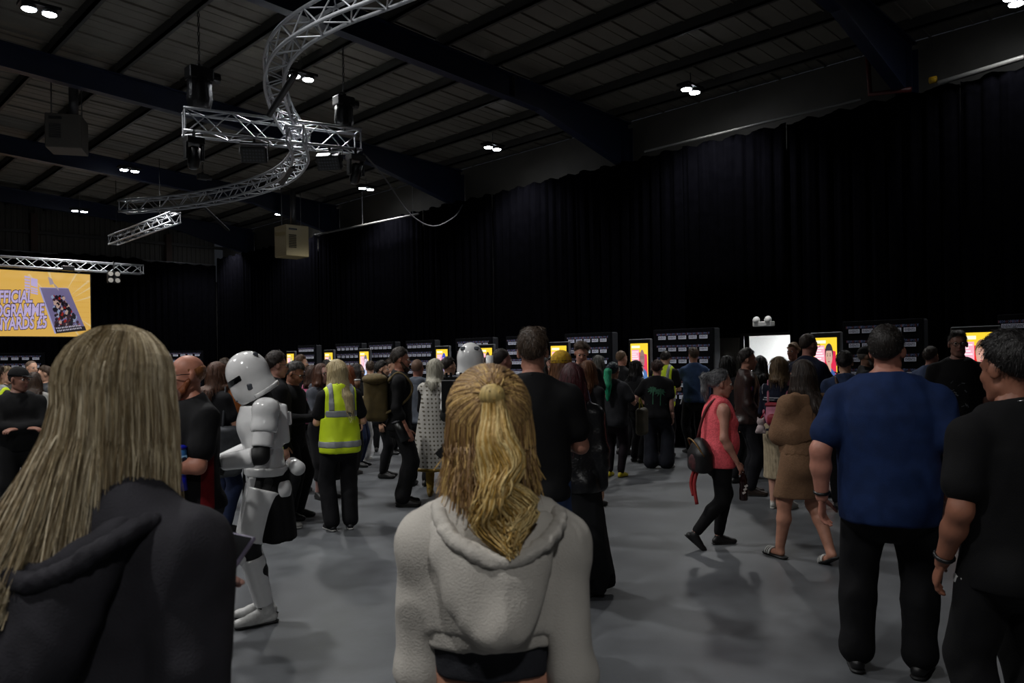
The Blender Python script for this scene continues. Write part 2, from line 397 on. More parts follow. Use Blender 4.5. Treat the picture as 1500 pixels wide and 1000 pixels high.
# ------------------------------------------------------------------ trusses
def truss(name, path, a, label, step=.5, rc=.027, rb=.012, m=None):
    m = m or m_alu
    path = [np.array(p, float) for p in path]; base = path[0].copy()
    t = empty(name, base); tag(t, label, 'truss')
    n = len(path); fr = []
    for i, p in enumerate(path):
        d = path[min(i+1, n-1)]-path[max(i-1, 0)]; d /= np.linalg.norm(d)
        s = np.cross(d, [0, 0, 1.]); s /= np.linalg.norm(s); u = np.cross(s, d); fr.append((p-base, s, u))
    C = [[f[0]+a/2*(sx*f[1]+sz*f[2]) for f in fr] for sx, sz in ((-1, -1), (1, -1), (1, 1), (-1, 1))]
    for c in C: MB().tube(c, rc, 8).build('chord', m, t, True)
    # bracing
    L = [0]
    for i in range(1, n): L.append(L[-1]+np.linalg.norm(path[i]-path[i-1]))
    k = max(2, int(round(L[-1]/step)))
    def at(c, s):
        for i in range(1, n):
            if L[i] >= s-1e-6:
                f = (s-L[i-1])/(L[i]-L[i-1]); return c[i-1]*(1-f)+c[i]*f
        return c[-1]
    for j in range(k):
        s0, s1 = L[-1]*j/k, L[-1]*(j+1)/k
        for q in range(4):
            A, B = C[q], C[(q+1) % 4]
            if (j+q) % 2: A, B = B, A
            bar('brace', at(A, s0), at(B, s1), rb, m, t, 6)
    for s in (0.02, L[-1]-.02):
        for q in range(4): bar('end_bar', at(C[q], s), at(C[(q+1) % 4], s), rb*1.2, m, t, 6)
    return t
def crom(P, n):
    P = [np.array(p, float) for p in P]; out = []
    for i in range(len(P)-1):
        p0 = P[max(i-1, 0)]; p1 = P[i]; p2 = P[i+1]; p3 = P[min(i+2, len(P)-1)]
        for k in range(n):
            t = k/n; out.append(.5*((2*p1)+(-p0+p2)*t+(2*p0-5*p1+4*p2-p3)*t*t+(-p0+3*p1-3*p2+p3)*t**3))
    out.append(P[-1]); return out
ZT = 6.0
S1 = [onZ(x, y, ZT+.2) for x, y in ((640, -45), (560, -12), (478, 22), (420, 62), (402, 110), (416, 165), (444, 208))]
truss('curved_truss', crom(S1, 6), .29, 'curved silver box truss sweeping up out of the top of the picture', .32)
S2 = [onZ(x, y, ZT-.25) for x, y in ((432, 196), (440, 228), (412, 258), (350, 280), (270, 295), (180, 303))]
truss('curved_truss', crom(S2, 6), .29, 'lower curved silver box truss sweeping left beneath the straight truss', .32)
A_ = onZ(268, 178, ZT); B_ = onZ(526, 208, ZT); 
truss('straight_truss', [A_+(B_-A_)*k/4 for k in range(5)], .40, 'short straight silver truss crossing the two curved trusses', .42)
A2 = onY(258, 318, 23.5); B2 = onY(166, 352, 29.0)
t2_ = truss('straight_truss', [A2+(B2-A2)*k/4 for k in range(5)], .29, 'small distant straight truss slanting down to the left below the curved truss', .4)
u2_ = (B2-A2)/np.linalg.norm(B2-A2)
for f in (.15, .85): q = (B2-A2)*f+.145*np.array([-u2_[1], u2_[0], 0]); bar('sling', q, (q[0], q[1], roof_z(A2[0]+q[0])+.02-A2[2]), .010, m_black, t2_)
A3 = onY(-60, 383, 31.6); B3 = onY(209, 391, 31.6); A3[2] = B3[2] = (A3[2]+B3[2])/2
truss('stage_truss', [A3+(B3-A3)*k/6 for k in range(7)], .32, 'long silver stage truss above the yellow LED screen', .4)
# hoists, chains, lamps hanging on the trusses
A_ = onZ(268, 178, ZT); B_ = onZ(526, 208, ZT)
m_cover = mat('black_rain_cover', '121316', .35, var=.2, scale=20, bump=.6, bscale=25)
def hoist(p, ztop, label, sc=1., cover=True):
    t = empty('chain_hoist', p); tag(t, label, 'hoist')
    MB().box((0, 0, .30*sc), (.22*sc, .15*sc, .12*sc)).build('motor', m_black, t, bevel=.03)
    MB().tube([(.22*sc, 0, .3*sc), (.36*sc, 0, .3*sc)], .10*sc, 12).build('motor_end', m_black, t)
    MB().tube([(0, 0, .42*sc), (0, 0, .48*sc)], .06*sc, 8).build('chain_guide', m_black, t)
    if cover:
        vs = []; fs = []; n = 28
        for k, z in enumerate((.24, .05, -.15, -.3)):
            for i in range(n):
                a = 2*PI*i/n; r = (.20, .19, .21, .18)[k]*sc*(1+.09*math.sin(i*2.7+k*.6)); vs.append((r*math.cos(a)*1.05, r*math.sin(a)*.85, z*sc))
        for k in range(3):
            for i in range(n): fs.append((k*n+i, (k+1)*n+i, (k+1)*n+(i+1) % n, k*n+(i+1) % n))
        fs.append(tuple(range(n))); fs.append(tuple(3*n+i for i in range(n-1, -1, -1)))
        MB().add(vs, fs).build('chain_bag', m_cover, t, True)
    # chain of links, alternate ones turned
    z = .48*sc; i = 0
    lk = MB().tube([(.03*math.cos(a)*.6, 0, .05*math.sin(a)) for a in [2*PI*j/8 for j in range(9)]], .008, 5, cap=False).mesh('chain_link', m_black, True)
    top = ztop-p[2]
    while z < top and i < 40:
        q = bpy.data.objects.new('chain_link', lk); q.location = (0, 0, z+.05); q.rotation_euler = (0, 0, (i % 2)*PI/2); link(q, t); z += .085; i += 1
    if z < top: bar('chain_run', (0, 0, z), (0, 0, top), .014, m_black, t)
    MB().tube([(0, 0, -.3*sc), (.0, 0, -.36*sc)], .03, 6).build('hook', m_black, t)
    return t
TA, TB = A_.copy(), B_.copy()
def along(f, dz, sd=0.):
    u_ = (TB-TA)/np.linalg.norm(TB-TA); p = TA+(TB-TA)*f+sd*np.array([-u_[1], u_[0], 0]); return np.array([p[0], p[1], p[2]+dz])
p = along(.09, .58); hoist(p, roof_z(p[0])-.01, 'black chain hoist with bagged chain on the left end of the straight truss', 1.0)
p = along(.91, .50); hoist(p, roof_z(p[0])-.01, 'black chain hoist above the right end of the straight truss', .85)
p = np.array(crom(S2, 6)[22])+np.array([0, 0, .36]); hoist(p, roof_z(p[0])-.01, 'small black hoist holding the lower curved truss', .6, False)
m_lens = mat('lamp_lens', '45484c', .15, var=.1)
def wash(p, rz, tilt, label):
    t = empty('wash_light', p, rz); t.scale = (.78, .78, .78); tag(t, label, 'stage light')
    R = Matrix.Rotation(tilt, 3, 'X')
    MB().box((0, 0, 0), (.30, .12, .19), R).build('body', m_blackp, t, bevel=.03)
    for i in range(7):
        for j in range(4):
            c = R@Vector((-.21+.07*i, -.125, -.115+.077*j))
            MB().tube([c, c+R@Vector((0, -.012, 0))], .027, 8).build('led_lens', m_lens, t)
    MB().tube([(-.33, 0, 0), (-.33, .02, .27), (.33, .02, .27), (.33, 0, 0)], .018, 6).build('yoke', m_blackp, t)
    MB().tube([(0, .02, .27), (0, .02, .40)], .03, 8).build('clamp', m_blackp, t)
    return t
RZC = -TH
def on_truss(px_, py_): return onZ(px_, py_, 5.55)
wash(along(.37, -.50, -.2), RZC+.15, .5, 'black LED wash light with lens grid hanging left on the straight truss')
wash(along(.80, -.50, -.2), RZC-.1, .6, 'black LED wash light with lens grid hanging right on the straight truss')
def moving_head(p, label, ang=0.2):
    t = empty('moving_head_light', p); t.scale = (.85, .85, .85); tag(t, label, 'stage light')
    MB().box((0, 0, .28), (.19, .14, .07)).build('base', m_blackp, t, bevel=.02)
    for sx in (-1, 1): MB().box((sx*.17, 0, .06), (.03, .07, .18)).build('yoke_arm', m_blackp, t, bevel=.015)
    R = Matrix.Rotation(ang, 3, 'X')
    MB().lathe((0, 0, -.05), [(.06, .22), (.12, .18), (.13, -.05), (.11, -.2), (.09, -.24)], 16, R=R).build('head', m_blackp, t, True)
    c = R@Vector((0, 0, -.245))+Vector((0, 0, -.05))
    MB().ball(c, (.085, .085, .02), 12, 6).build('lens', m_lens, t, True)
    MB().tube([(0, 0, .35), (0, 0, .52)], .035, 8).build('clamp', m_blackp, t)
moving_head(along(.05, -.62, -.2), 'black moving-head light hanging under the left end of the straight truss')
moving_head(along(.96, -.62, -.2), 'black moving-head light hanging under the right end of the straight truss', .4)
def blinder(p, label):
    t = empty('blinder_light', p); tag(t, label, 'stage light')
    MB().box((0, 0, 0), (.22, .05, .22)).build('frame', m_black, t)
    for sx in (-1, 1):
        for sz in (-1, 1): MB().tube([(sx*.12, -.05, sz*.12), (sx*.12, -.075, sz*.12)], .085, 14).build('lamp_face', mat('lamp_face_grey', 'a9a59e', .3), t)
    bar('hanger', (0, 0, .22), (0, 0, .6), .02, m_black, t)
blinder(onY(167, 406, 31.4), 'small four-lamp stage light under the right part of the stage truss')
p = onY(100, 393, 31.5); t = empty('stage_flood', p); tag(t, 'flat black flood light hanging from the stage truss above the screen', 'stage light')
MB().box((0, 0, 0), (.2, .1, .09)).build('body', m_blackp, t, bevel=.02); bar('clamp', (0, 0, .09), (0, 0, .3), .02, m_black, t)
# signal cable drooping from the straight truss to the side wall
pts = crom([onZ(533, 225, 5.7), onX(565, 262, 10.5), onX(600, 312, 12.2), onX(634, 331, 13.2), onX(665, 318, 14.2), onX(678, 300, 15.0)], 6)
tag(MB().tube(pts, .018, 6).build('cable', mat('grey_cable', '3c3c40', .6), None, True), 'thin cable drooping from the straight truss to the side wall drapes', 'cable')
# long thin battens under the roof
o = bar('led_batten', onZ(395, 168, 5.7), onZ(433, 108, 6.0), .05, m_black); tag(o, 'black batten fixed along the inside of the upper truss curve', 'stage light')
o = bar('led_batten', onZ(413, 268, 5.6), onZ(430, 243, 5.6), .06, m_black); tag(o, 'black batten hanging under the right bend of the lower truss curve', 'stage light')
o = bar('roof_brace', onZ(298, 302, 6.3), onZ(335, 337, 6.3), .05, m_black); tag(o, 'black slanting strut behind the lower curved truss', 'brace')

# ------------------------------------------------------------------ heaters
def heater(c, w_, h_, d_, rz, m, label, flue=True):
    t = empty('unit_heater', c, rz); tag(t, label, 'heater')
    MB().box((0, 0, h_/2), (w_/2, d_/2, h_/2)).build('cabinet', m, t, bevel=.02)
    for k in range(8): MB().box((-w_/2+.28*w_, -d_/2-.012, h_*.28+k*h_*.055), (.16*w_, .012, .010), Matrix.Rotation(.5, 3, 'X')).build('louvre', m_black, t)
    MB().box((-w_*.2, -d_/2-.006, h_*.86), (.18*w_, .006, .03)).build('vent_slot', m_black, t)
    top = roof_z(c[0])-c[2]
    if flue: MB().tube([(.12, .1, h_), (.12, .1, top)], .10, 12).build('flue', m_grey, t, True)
    for sx in (-1, 1): bar('hanger', (sx*w_*.42, 0, h_), (sx*w_*.42, 0, top), .014, m_grey, t)
p = onY(428, 377, 24.5)
heater(p, .84, 1.05, .84, -TH+.75, mat('beige_heater_paint', '9a8c66', .45, var=.05), 'beige unit heater with side louvres and a flue, hanging from the roof')
p = onY(99, 222, 19.5)
heater(p, .72, .75, .72, -TH+.3, mat('dark_grey_heater', '4a4640', .6, var=.1), 'dark grey unit heater hanging from the roof on the left')

# ------------------------------------------------------------------ LED screen on the stage
sy = 32.0; sx0, sx1, sz0, sz1 = 4.9, onY(133, 450, sy)[0], onY(133, 493, sy)[2], onY(133, 402, sy)[2]
led = empty('led_screen', ((sx0+sx1)/2, sy, sz0)); tag(led, 'large yellow LED screen advertising an official programme', 'screen')
LW, LH = sx1-sx0, sz1-sz0
def LP(u, v, e=0): return (-LW/2+u*LW, -e, v*LH)       # u,v in 0..1 from lower left
SE = .62
def UP(px_): return (onY(px_, 450, sy)[0]-sx0)/LW
MB().bx((-LW/2-.04, .01, -.04), (LW/2+.04, .16, LH+.04)).build('cabinet', m_black, led)
MB().poly([LP(0, 0), LP(1, 0), LP(1, 1), LP(0, 1)]).build('display', emit('led_yellow', 'ffca60', SE), led)
# rays: thin wedges from the burst centre
rb_ = MB(); cx, cy = .74, .5
for k, a in enumerate((-62, -35, 12, 27, 40, 62, 100, 130)):
    a0 = math.radians(a); a1 = math.radians(a+3.2); pts_ = []
    for aa, rr in ((a0, .22), (a0, .6), (a1, .6)):
        u = min(max(cx+rr*math.cos(aa)*LH/LW*1.0, 0), 1); v = min(max(cy+rr*math.sin(aa), 0.0), 1); pts_.append(LP(u, v, .004))
    rb_.poly(pts_)
rb_.build('ray_print', emit('led_ray', 'ffdd9a', SE), led)
dots = MB()
for i in range(9):
    for j in range(10):
        u, v = .86+.015*i, .15+.08*j
        dots.poly([LP(u+.0028*math.cos(k*PI/3), v+.005*math.sin(k*PI/3), .006) for k in range(6)])
dots.build('dot_print', emit('led_dot', 'e89a3a', SE), led)
m_lil = emit('led_lilac', 'd8c6f8', SE); m_navy = emit('led_outline', '2a1238', SE)
for (body, v, h_, r_, x0) in (('OFFICIAL', .60, .175, .05, UP(47)), ('PROGRAMME', .405, .175, .06, UP(64)), ('LANYARDS £5', .215, .175, .07, UP(68))):
    for (m_, bold, e, nm) in ((m_navy, .045, .010, 'letter_outline'), (m_lil, .020, .016, 'letter_print')):
        me = text_mesh(body, h_*LH*1.45, m_, 'RIGHT', 3, 0, bold, .22)
        q = bpy.data.objects.new(nm, me); q.location = LP(x0, v, e); q.rotation_euler = (PI/2, -r_, 0); q.scale = (.53, 1, 1); link(q, led)
# the badge: a lilac block of lettering and a small box
bd = MB()
for k in range(6): bd.poly([LP(UP(37), .66+.045*k+.01, .01), LP(UP(45), .66+.045*k+.00, .01), LP(UP(45), .69+.045*k, .01), LP(UP(37), .70+.045*k, .01)])
bd.poly([LP(UP(46), .78, .01), LP(UP(56), .75, .01), LP(UP(56), .88, .01), LP(UP(46), .90, .01)])
for k in range(3): bd.poly([LP(UP(46), .66+.035*k, .01), LP(UP(56), .64+.035*k, .01), LP(UP(56), .665+.035*k, .01), LP(UP(46), .685+.035*k, .01)])
bd.build('badge_print', m_lil, led)
# the pictured lanyard card
def card(off, m_, e, nm):
    o_ = UP(60)-.555+off; c = [(.555+o_, .75-off*.6), (UP(101)+off, .76-off*.6), (UP(126)+off, .10), (UP(82)+off, .045)]
    MB().poly([LP(u, v, e) for u, v in c]).build(nm, m_, led)
card(-.012, emit('led_card_back', 'b9b6e8', SE), .008, 'card_back_print'); card(0, emit('led_card', '8a7fae', SE*.8), .012, 'card_print')
crowd = [MB() for _ in range(5)]
rs = random.Random(5)
CO = UP(60)-.555
for k in range(170):
    t_ = rs.random(); s_ = rs.random(); v = .13+.50*t_**1.3
    ff = (.75-v)/.705; wl = UP(60)+(UP(82)-UP(60))*ff+.015; wr_ = UP(101)+(UP(126)-UP(101))*ff-.015
    sp = (t_**1.3); c0 = (wl+wr_)/2; u = c0+(s_-.5)*(wr_-wl)*(1-.55*sp)
    r_ = .016+.012*rs.random(); i = rs.choice((0, 0, 0, 1, 1, 2, 3, 4))
    crowd[i].poly([LP(u+r_*.55*math.cos(a*PI/3.5), v+r_*1.3*math.sin(a*PI/3.5), .014+k*.00004) for a in range(7)])
for i, c_ in enumerate(('15101c', '3a2230', 'c9a99c', '9c2018', '9aa8c8')): crowd[i].build('crowd_print', emit('led_crowd_%d' % i, c_, SE), led)
MB().poly([LP(UP(82), .045, .021), LP(UP(126), .10, .021), LP(UP(124), .17, .021), LP(UP(80), .125, .021)]).build('caption_print', emit('led_caption', '1c1620', SE), led)
cp = MB()
for k in range(14):
    for j in range(2):
        u = UP(84)+.014*k+(-.008*j); v = .075+.004*k+.04*j; cp.poly([LP(u, v, .024), LP(u+.007+.004*(k % 2), v+.002, .024), LP(u+.005, v+.026, .024), LP(u-.002, v+.022, .024)])
cp.build('caption_letter_print', emit('led_caption_w', 'cfc8d8', SE), led)
cl = MB().poly([LP(UP(71), .93, .02), LP(UP(77), .90, .02), LP(UP(80), .82, .02), LP(UP(74), .80, .02)]).poly([LP(UP(77), .86, .022), LP(UP(86), .76, .022), LP(UP(87), .71, .022), LP(UP(82), .77, .022)])
cl.build('clip_print', emit('led_clip', 'b8a8b0', SE), led)
# stage deck under the screen
st = empty('stage_deck', (2.0, 32.6, 0)); tag(st, 'black stage deck below the LED screen', 'stage')
MB().bx((-9, -1.4, 1.0), (7.6, 1.4, 1.1)).build('deck', m_black, st); MB().bx((-9, -1.4, 0), (7.6, -1.36, 1.0)).build('skirt', m_drape, st)
for sx_ in (-1, 1): bar('screen_post', (sx_*(LW/2-.3), .3, -sz0+1.1), (sx_*(LW/2-.3), .3, LH+.35), .05, m_black, led)

# ------------------------------------------------------------------ printed backdrops
m_bk = mat('backdrop_fabric', '08090d', .9, var=.08, spec=.08); m_bks = mat('backdrop_side', '2e2f33', .8, var=.06, spec=.1)
m_pw = mat('backdrop_print_white', 'e6e9fa', .7, var=.02); m_pb = mat('backdrop_print_blue', '6f80b0', .7, var=.02); m_pr = mat('backdrop_print_red', '8a5560', .7, var=.02)
LOGO_A = text_mesh('MONOPOLY', .066, m_pb, 'CENTER', 1, 0, .001)
for i, ch in enumerate(LOGO_A.polygons): pass
LOGO_A.materials.append(m_pr)
for pl in LOGO_A.polygons:
    if int((pl.center.x+.2)/.05) % 3 == 0: pl.material_index = 1
LOGO_B = text_mesh('EVENTS', .062, mat('backdrop_print_ink', '1d2340', .7), 'CENTER', 1, 0, .001)
BOXM = MB().poly([(-.125, -.038, 0), (.125, -.038, 0), (.125, .038, 0), (-.125, .038, 0)]).mesh('logo_box', m_pw)
def backdrop(loc, w_, rz, label, h_=2.27, rows=7):
    """front faces local -Y"""
    t = empty('logo_backdrop', loc, rz); tag(t, label, 'backdrop', 'logo backdrops along the drapes')
    MB().bx((-w_/2, 0, .02), (w_/2, .28, h_)).build('frame', m_bks, t, bevel=.03)
    MB().bx((-w_/2-.004, -.012, .02), (w_/2+.004, .06, h_)).build('printed_fabric', m_bk, t, bevel=.01)
    sx = w_/1.72
    for r in range(rows):
        z = h_-.19-r*.262
        for c in range(5):
            x = (c-2)*.30*sx; y = -.016
            for (me, dz, nm) in ((LOGO_A, .072, 'logo_lettering'), (BOXM, 0, 'logo_box'), (LOGO_B, 0, 'logo_box_lettering')):
                q = bpy.data.objects.new(nm, me); q.location = (x, y-(.003 if me is LOGO_B else 0), z+dz); q.rotation_euler = (PI/2, 0, 0); q.scale = (.8, 1, 1); link(q, t)
BD = [(1462, 1570, 460, 'logo backdrop cut off by the right edge of the picture'),
      (1235, 1352, 468, 'logo backdrop behind the head of the man in the blue T-shirt'),
      (958, 1045, 484, 'logo backdrop beside the grey door, left of the bright doorway'),
      (828, 895, 487, 'logo backdrop behind the tall curly-haired man'),
      (742, 790, 493, 'logo backdrop behind the broad man in the black T-shirt'),
      (668, 720, 497, 'logo backdrop behind the white helmet'),
      (595, 635, 499, 'logo backdrop behind the bearded man with the rucksack'),
      (540, 577, 501, 'logo backdrop behind the crowd left of the bearded man with the rucksack'),
      (492, 528, 505, 'logo backdrop just right of the blonde woman in the yellow vest'),
      (437, 462, 510, 'farthest logo backdrop on the side wall, above the man in glasses')]
for (a, b_, py_, lb) in BD:
    A_ = onX(a, py_, 14.65); B_ = onX(b_, py_, 14.65); c = (A_+B_)/2
    rows = 7
    backdrop((14.65, c[1], 0), abs(A_[1]-B_[1]), -PI/2, lb, 2.26, rows)
for (px_, w_, lb) in ((268, 1.75, 'logo backdrop at the far end behind the ginger man in glasses'), (22, 1.75, 'logo backdrop at the far left behind the man in the black cap')):
    p = onY(px_, 515, 33.6 if px_ > 100 else 30.3)
    backdrop((p[0], p[1], 0), w_, 0, lb, 2.2 if px_ > 100 else 2.1)

# ------------------------------------------------------------------ portrait screens
m_frame = mat('silver_frame', '9a9ca0', .3, metal=.8, var=.05)
def totem(loc, rz, label, hair, skin_, coat, bg='d02848', ht=2.06, w_=.66, s=1.25, bald=False):
    t = empty('portrait_screen', loc, rz); tag(t, label, 'screen', 'portrait screens between the backdrops')
    MB().bx((-w_/2-.08, -.2, 0), (w_/2+.08, .25, .05)).build('foot', m_black, t, bevel=.02)
    MB().bx((-w_/2, 0, .05), (w_/2, .08, ht)).build('cabinet', m_frame, t, bevel=.02)
    MB().bx((-w_/2+.015, -.006, .45), (w_/2-.015, .01, ht-.015)).build('bezel', m_blackp, t)
    W2 = w_/2-.07; z0, z1 = .55, ht-.10; H = z1-z0
    def Q(u, v, e): return (-W2+2*W2*u, -.008-e, z0+H*v)
    k = s
    def pol(nm, pts_, c, e): MB().poly([Q(u, v, e) for u, v in pts_]).build(nm, emit('scr_'+c, c, k), t)
    pol('display', [(0, 0), (1, 0), (1, 1), (0, 1)], 'f0c832', 0)
    pol('burst_print', [(.06, .45), (.6, .42), (.98, .5), (.95, .82), (.5, .86), (.06, .84)], bg, .002)
    pol('list_print', [(.07, .64), (.50, .64), (.50, .90), (.07, .90)], 'f0a8b8', .004)
    for i in range(7): pol('line_print', [(.09, .655+.034*i), (.46-.05*(i % 3), .655+.034*i), (.46-.05*(i % 3), .668+.034*i), (.09, .668+.034*i)], 'fbe8ec', .005)
    pol('title_print', [(.07, .925), (.55, .925), (.55, .965), (.07, .965)], 'fdf3d0', .004)
    # a bust: shoulders, shirt, neck, head, hair, brows and eyes
    pol('coat_print', [(.18, .22), (1., .22), (1., .45), (.92, .55), (.78, .60), (.60, .60), (.40, .56), (.26, .44)], coat, .006)
    pol('shirt_print', [(.55, .22), (.80, .22), (.74, .60), (.62, .60)], 'c8d4ee', .008)
    pol('neck_print', [(.61, .56), (.77, .56), (.76, .68), (.62, .68)], skin_, .009)
    el = lambda cx, cy, rx, ry, a0=0, a1=360, n=18: [(cx+rx*math.cos(math.radians(a0+(a1-a0)*i/n)), cy+ry*math.sin(math.radians(a0+(a1-a0)*i/n))) for i in range(n+(0 if a1-a0 == 360 else 1))]
    if not bald: pol('hair_print', el(.69, .80, .165, .125), hair, .010)
    pol('face_print', el(.69, .755, .14, .125 if not bald else .145), skin_, .012)
    if not bald: pol('fringe_print', el(.69, .83, .135, .06, 0, 180), hair, .014)
    for sx_ in (-1, 1):
        pol('eye_print', el(.69+sx_*.055, .765, .02, .008), '303040', .016); pol('brow_print', [(.69+sx_*.055-.03, .785), (.69+sx_*.055+.03, .785), (.69+sx_*.055+.03, .792), (.69+sx_*.055-.03, .792)], hair if not bald else '302020', .016)
    pol('mouth_print', el(.69, .69, .04, .008), '9a5058', .016); pol('nose_print', [(.685, .755), (.675, .715), (.705, .715)], 'a08888', .015)
    pol('footer_print', [(0, 0), (1, 0), (1, .10), (.5, .14), (0, .10)], 'e86a28', .006)
    pol('footer_band_print', [(.1, .12), (1, .16), (1, .26), (.3, .24)], 'fbf6e4', .011)
def at_wall(px_, X): return np.array([*onX(px_, 520, X)[:2], 0.])
totem(at_wall(1209, 14.1), -PI/2-.25, 'bright portrait screen of a dark-haired man beside the doorway', '2a2430', 'c09a88', '3a5490')
totem(at_wall(937, 14.3), -PI/2-.1, 'bright portrait screen of a bald man left of the large backdrop', '1a1414', '8a6a68', '46689c', 'd83858', bald=True)
totem(at_wall(819, 14.3), -PI/2, 'portrait screen half hidden behind the yellow knitted hat', '50382a', 'dcc0b0', '8a3a50')
totem(at_wall(648, 14.3), -PI/2, 'portrait screen between the silver-haired woman and the white helmet', '3848b0', 'd8b8e8', '4a58c8')
totem(at_wall(534, 14.3), -PI/2, 'narrow portrait screen of a person in pale blue left of the rucksack man', '6a6478', 'd8c8d8', '7aa0d8', 'f0d8e0')
totem(at_wall(482, 14.3), -PI/2, 'portrait screen above the blonde head of the vested woman', '8a8878', 'e8e0c0', 'b8b080', 'f0e8a8')
totem(at_wall(426, 14.3), -PI/2, 'brightest farthest portrait screen above the tall dark-haired man', 'c0b880', 'f8f0d0', 'e0d8a0', 'f8e8a0')
totem(at_wall(1428, 13.6), -PI/2-.15, 'portrait screen of a fair-haired man behind the man in shorts', '8a6a50', 'c89a8a', '5a5aa8', 'e02828', 2.06, .72)
totem(at_wall(712, 14.3), -PI/2, 'portrait screen hidden behind the man left of the black T-shirt', '403028', 'd0b0a0', '506080')

# ------------------------------------------------------------------ signing tables, chairs, counter
def cloth_table(loc, w_, rz, label):
    t = empty('signing_table', loc, rz); tag(t, label, 'table')
    MB().bx((-w_/2, -.38, .70), (w_/2, .38, .74)).build('tabletop', m_black, t)
    b = MB(); n = int(w_*40)
    for (y, s) in ((-.385, 1), (.385, -1)):
        vs = []; 
        for i in range(n+1):
            x = -w_/2+w_*i/n; vs += [(x, y-s*.012*math.sin(i*1.3), .01), (x, y, .745)]
        b.add(vs, [(2*i, 2*i+2, 2*i+3, 2*i+1) for i in range(n)])
    for x in (-w_/2, w_/2): b.add([(x, -.385, .01), (x, .385, .01), (x, .385, .745), (x, -.385, .745)], [(0, 1, 2, 3)])
    b.add([(-w_/2, -.385, .746), (w_/2, -.385, .746), (w_/2, .385, .746), (-w_/2, .385, .746)], [(0, 1, 2, 3)])
    b.build('tablecloth', m_drape, t)
cloth_table(at_wall(925, 12.2), 1.6, -PI/2, 'black-clothed signing table behind the people queuing left of the large backdrop')
cloth_table(at_wall(1014, 12.6), .7, -PI/2, 'small black-clothed table left of the woman in the coral top')
cloth_table(at_wall(655, 12.8), 1.8, -PI/2, 'black-clothed signing table behind the silver-haired woman in the long robe')
cloth_table(at_wall(560, 12.8), 1.8, -PI/2, 'black-clothed signing table far behind the rucksack')
def folding_chair(loc, rz, label):
    t = empty('folding_chair', loc, rz); tag(t, label, 'chair')
    MB().box((0, 0, .46), (.2, .2, .018)).build('seat', m_blackp, t, bevel=.01)
    MB().box((0, .21, .76), (.2, .012, .13), Matrix.Rotation(-.12, 3, 'X')).build('backrest', m_blackp, t, bevel=.01)
    for sx_ in (-1, 1):
        bar('leg', (sx_*.21, .3, 0), (sx_*.21, -.18, .48), .012, m_grey, t); bar('leg', (sx_*.19, -.28, 0), (sx_*.19, .23, .88), .012, m_grey, t)
    bar('stretcher', (-.21, .2, .13), (.21, .2, .13), .01, m_grey, t)
folding_chair(at_wall(1003, 13.5), -PI/2, 'black folding chair at the small table by the backdrop')
folding_chair(at_wall(884, 13.4), PI/2-.4, 'folding chair behind the green-haired woman')
p = ground(1112, 11.5); ct = empty('display_counter', p, -TH-.28); tag(ct, 'black display counter with large grey letters behind the sailor collar', 'counter')
MB().bx((-.36, 0, .02), (.36, .45, 1.24)).build('body', m_black, ct, bevel=.03)
q = bpy.data.objects.new('lettering', text_mesh('CO', .62, mat('counter_letter_grey', '77787c', .6), 'CENTER', 4, 0, .008)); q.location = (-.08, -.004, .52); q.rotation_euler = (PI/2, 0, 0); link(q, ct)
q = bpy.data.objects.new('small_lettering', text_mesh('O', .09, mat('counter_letter_grey', '77787c', .6), 'CENTER', 4)); q.location = (.05, -.004, .20); q.rotation_euler = (PI/2, 0, 0); link(q, ct)
o = empty('barrier_stand', at_wall(905, 11.2)); tag(o, 'thin silver folding trestle foot beside the yellow shoes', 'stand')
bar('leg', (-.1, -.2, 0), (.1, .2, .72), .014, m_alu, o); bar('leg', (.12, -.24, 0), (-.12, .22, .72), .014, m_alu, o); bar('crossbar', (-.02, -.05, .3), (.03, .05, .33), .012, m_alu, o)
# ------------------------------------------------------------------ implicit-surface modelling (bodies, clothes, hair)
A = lambda *v: np.array(v, dtype=np.float64)
def nrm(v): v = np.asarray(v, float); return v/(np.linalg.norm(v)+1e-9)
def rotx(a): return np.array(Matrix.Rotation(a, 3, 'X'))
def roty(a): return np.array(Matrix.Rotation(a, 3, 'Y'))
def rotz(a): return np.array(Matrix.Rotation(a, 3, 'Z'))
def cap(a, b, ra, rb=None): return ('cap', np.asarray(a, float), np.asarray(b, float), ra, ra if rb is None else rb)
def fcap(a, b, ra, rb, e2, flat): return ('fcap', np.asarray(a, float), np.asarray(b, float), ra, rb, nrm(e2), flat)
def ell(c, r, R=None): return ('ell', np.asarray(c, float), np.asarray(r, float), np.eye(3) if R is None else R)
def rbox(c, h, R=None, r=.02): return ('box', np.asarray(c, float), np.asarray(h, float), np.eye(3) if R is None else R, r)
def grow(p, off):
    if p[0] == 'cap': return ('cap', p[1], p[2], p[3]+off, p[4]+off)
    if p[0] == 'fcap': r = (p[3]+p[4])/2; return ('fcap', p[1], p[2], p[3]+off, p[4]+off, p[5], (r*p[6]+off)/(r+off))
    if p[0] == 'ell': return ('ell', p[1], p[2]+off, p[3])
    return ('box', p[1], p[2]+off, p[3], p[4]+off)
def bounds(p):
    if p[0] in ('cap', 'fcap'):
        r = max(p[3], p[4]); return np.minimum(p[1], p[2])-r, np.maximum(p[1], p[2])+r
    h = np.abs(p[3])@p[2]; return p[1]-h, p[1]+h
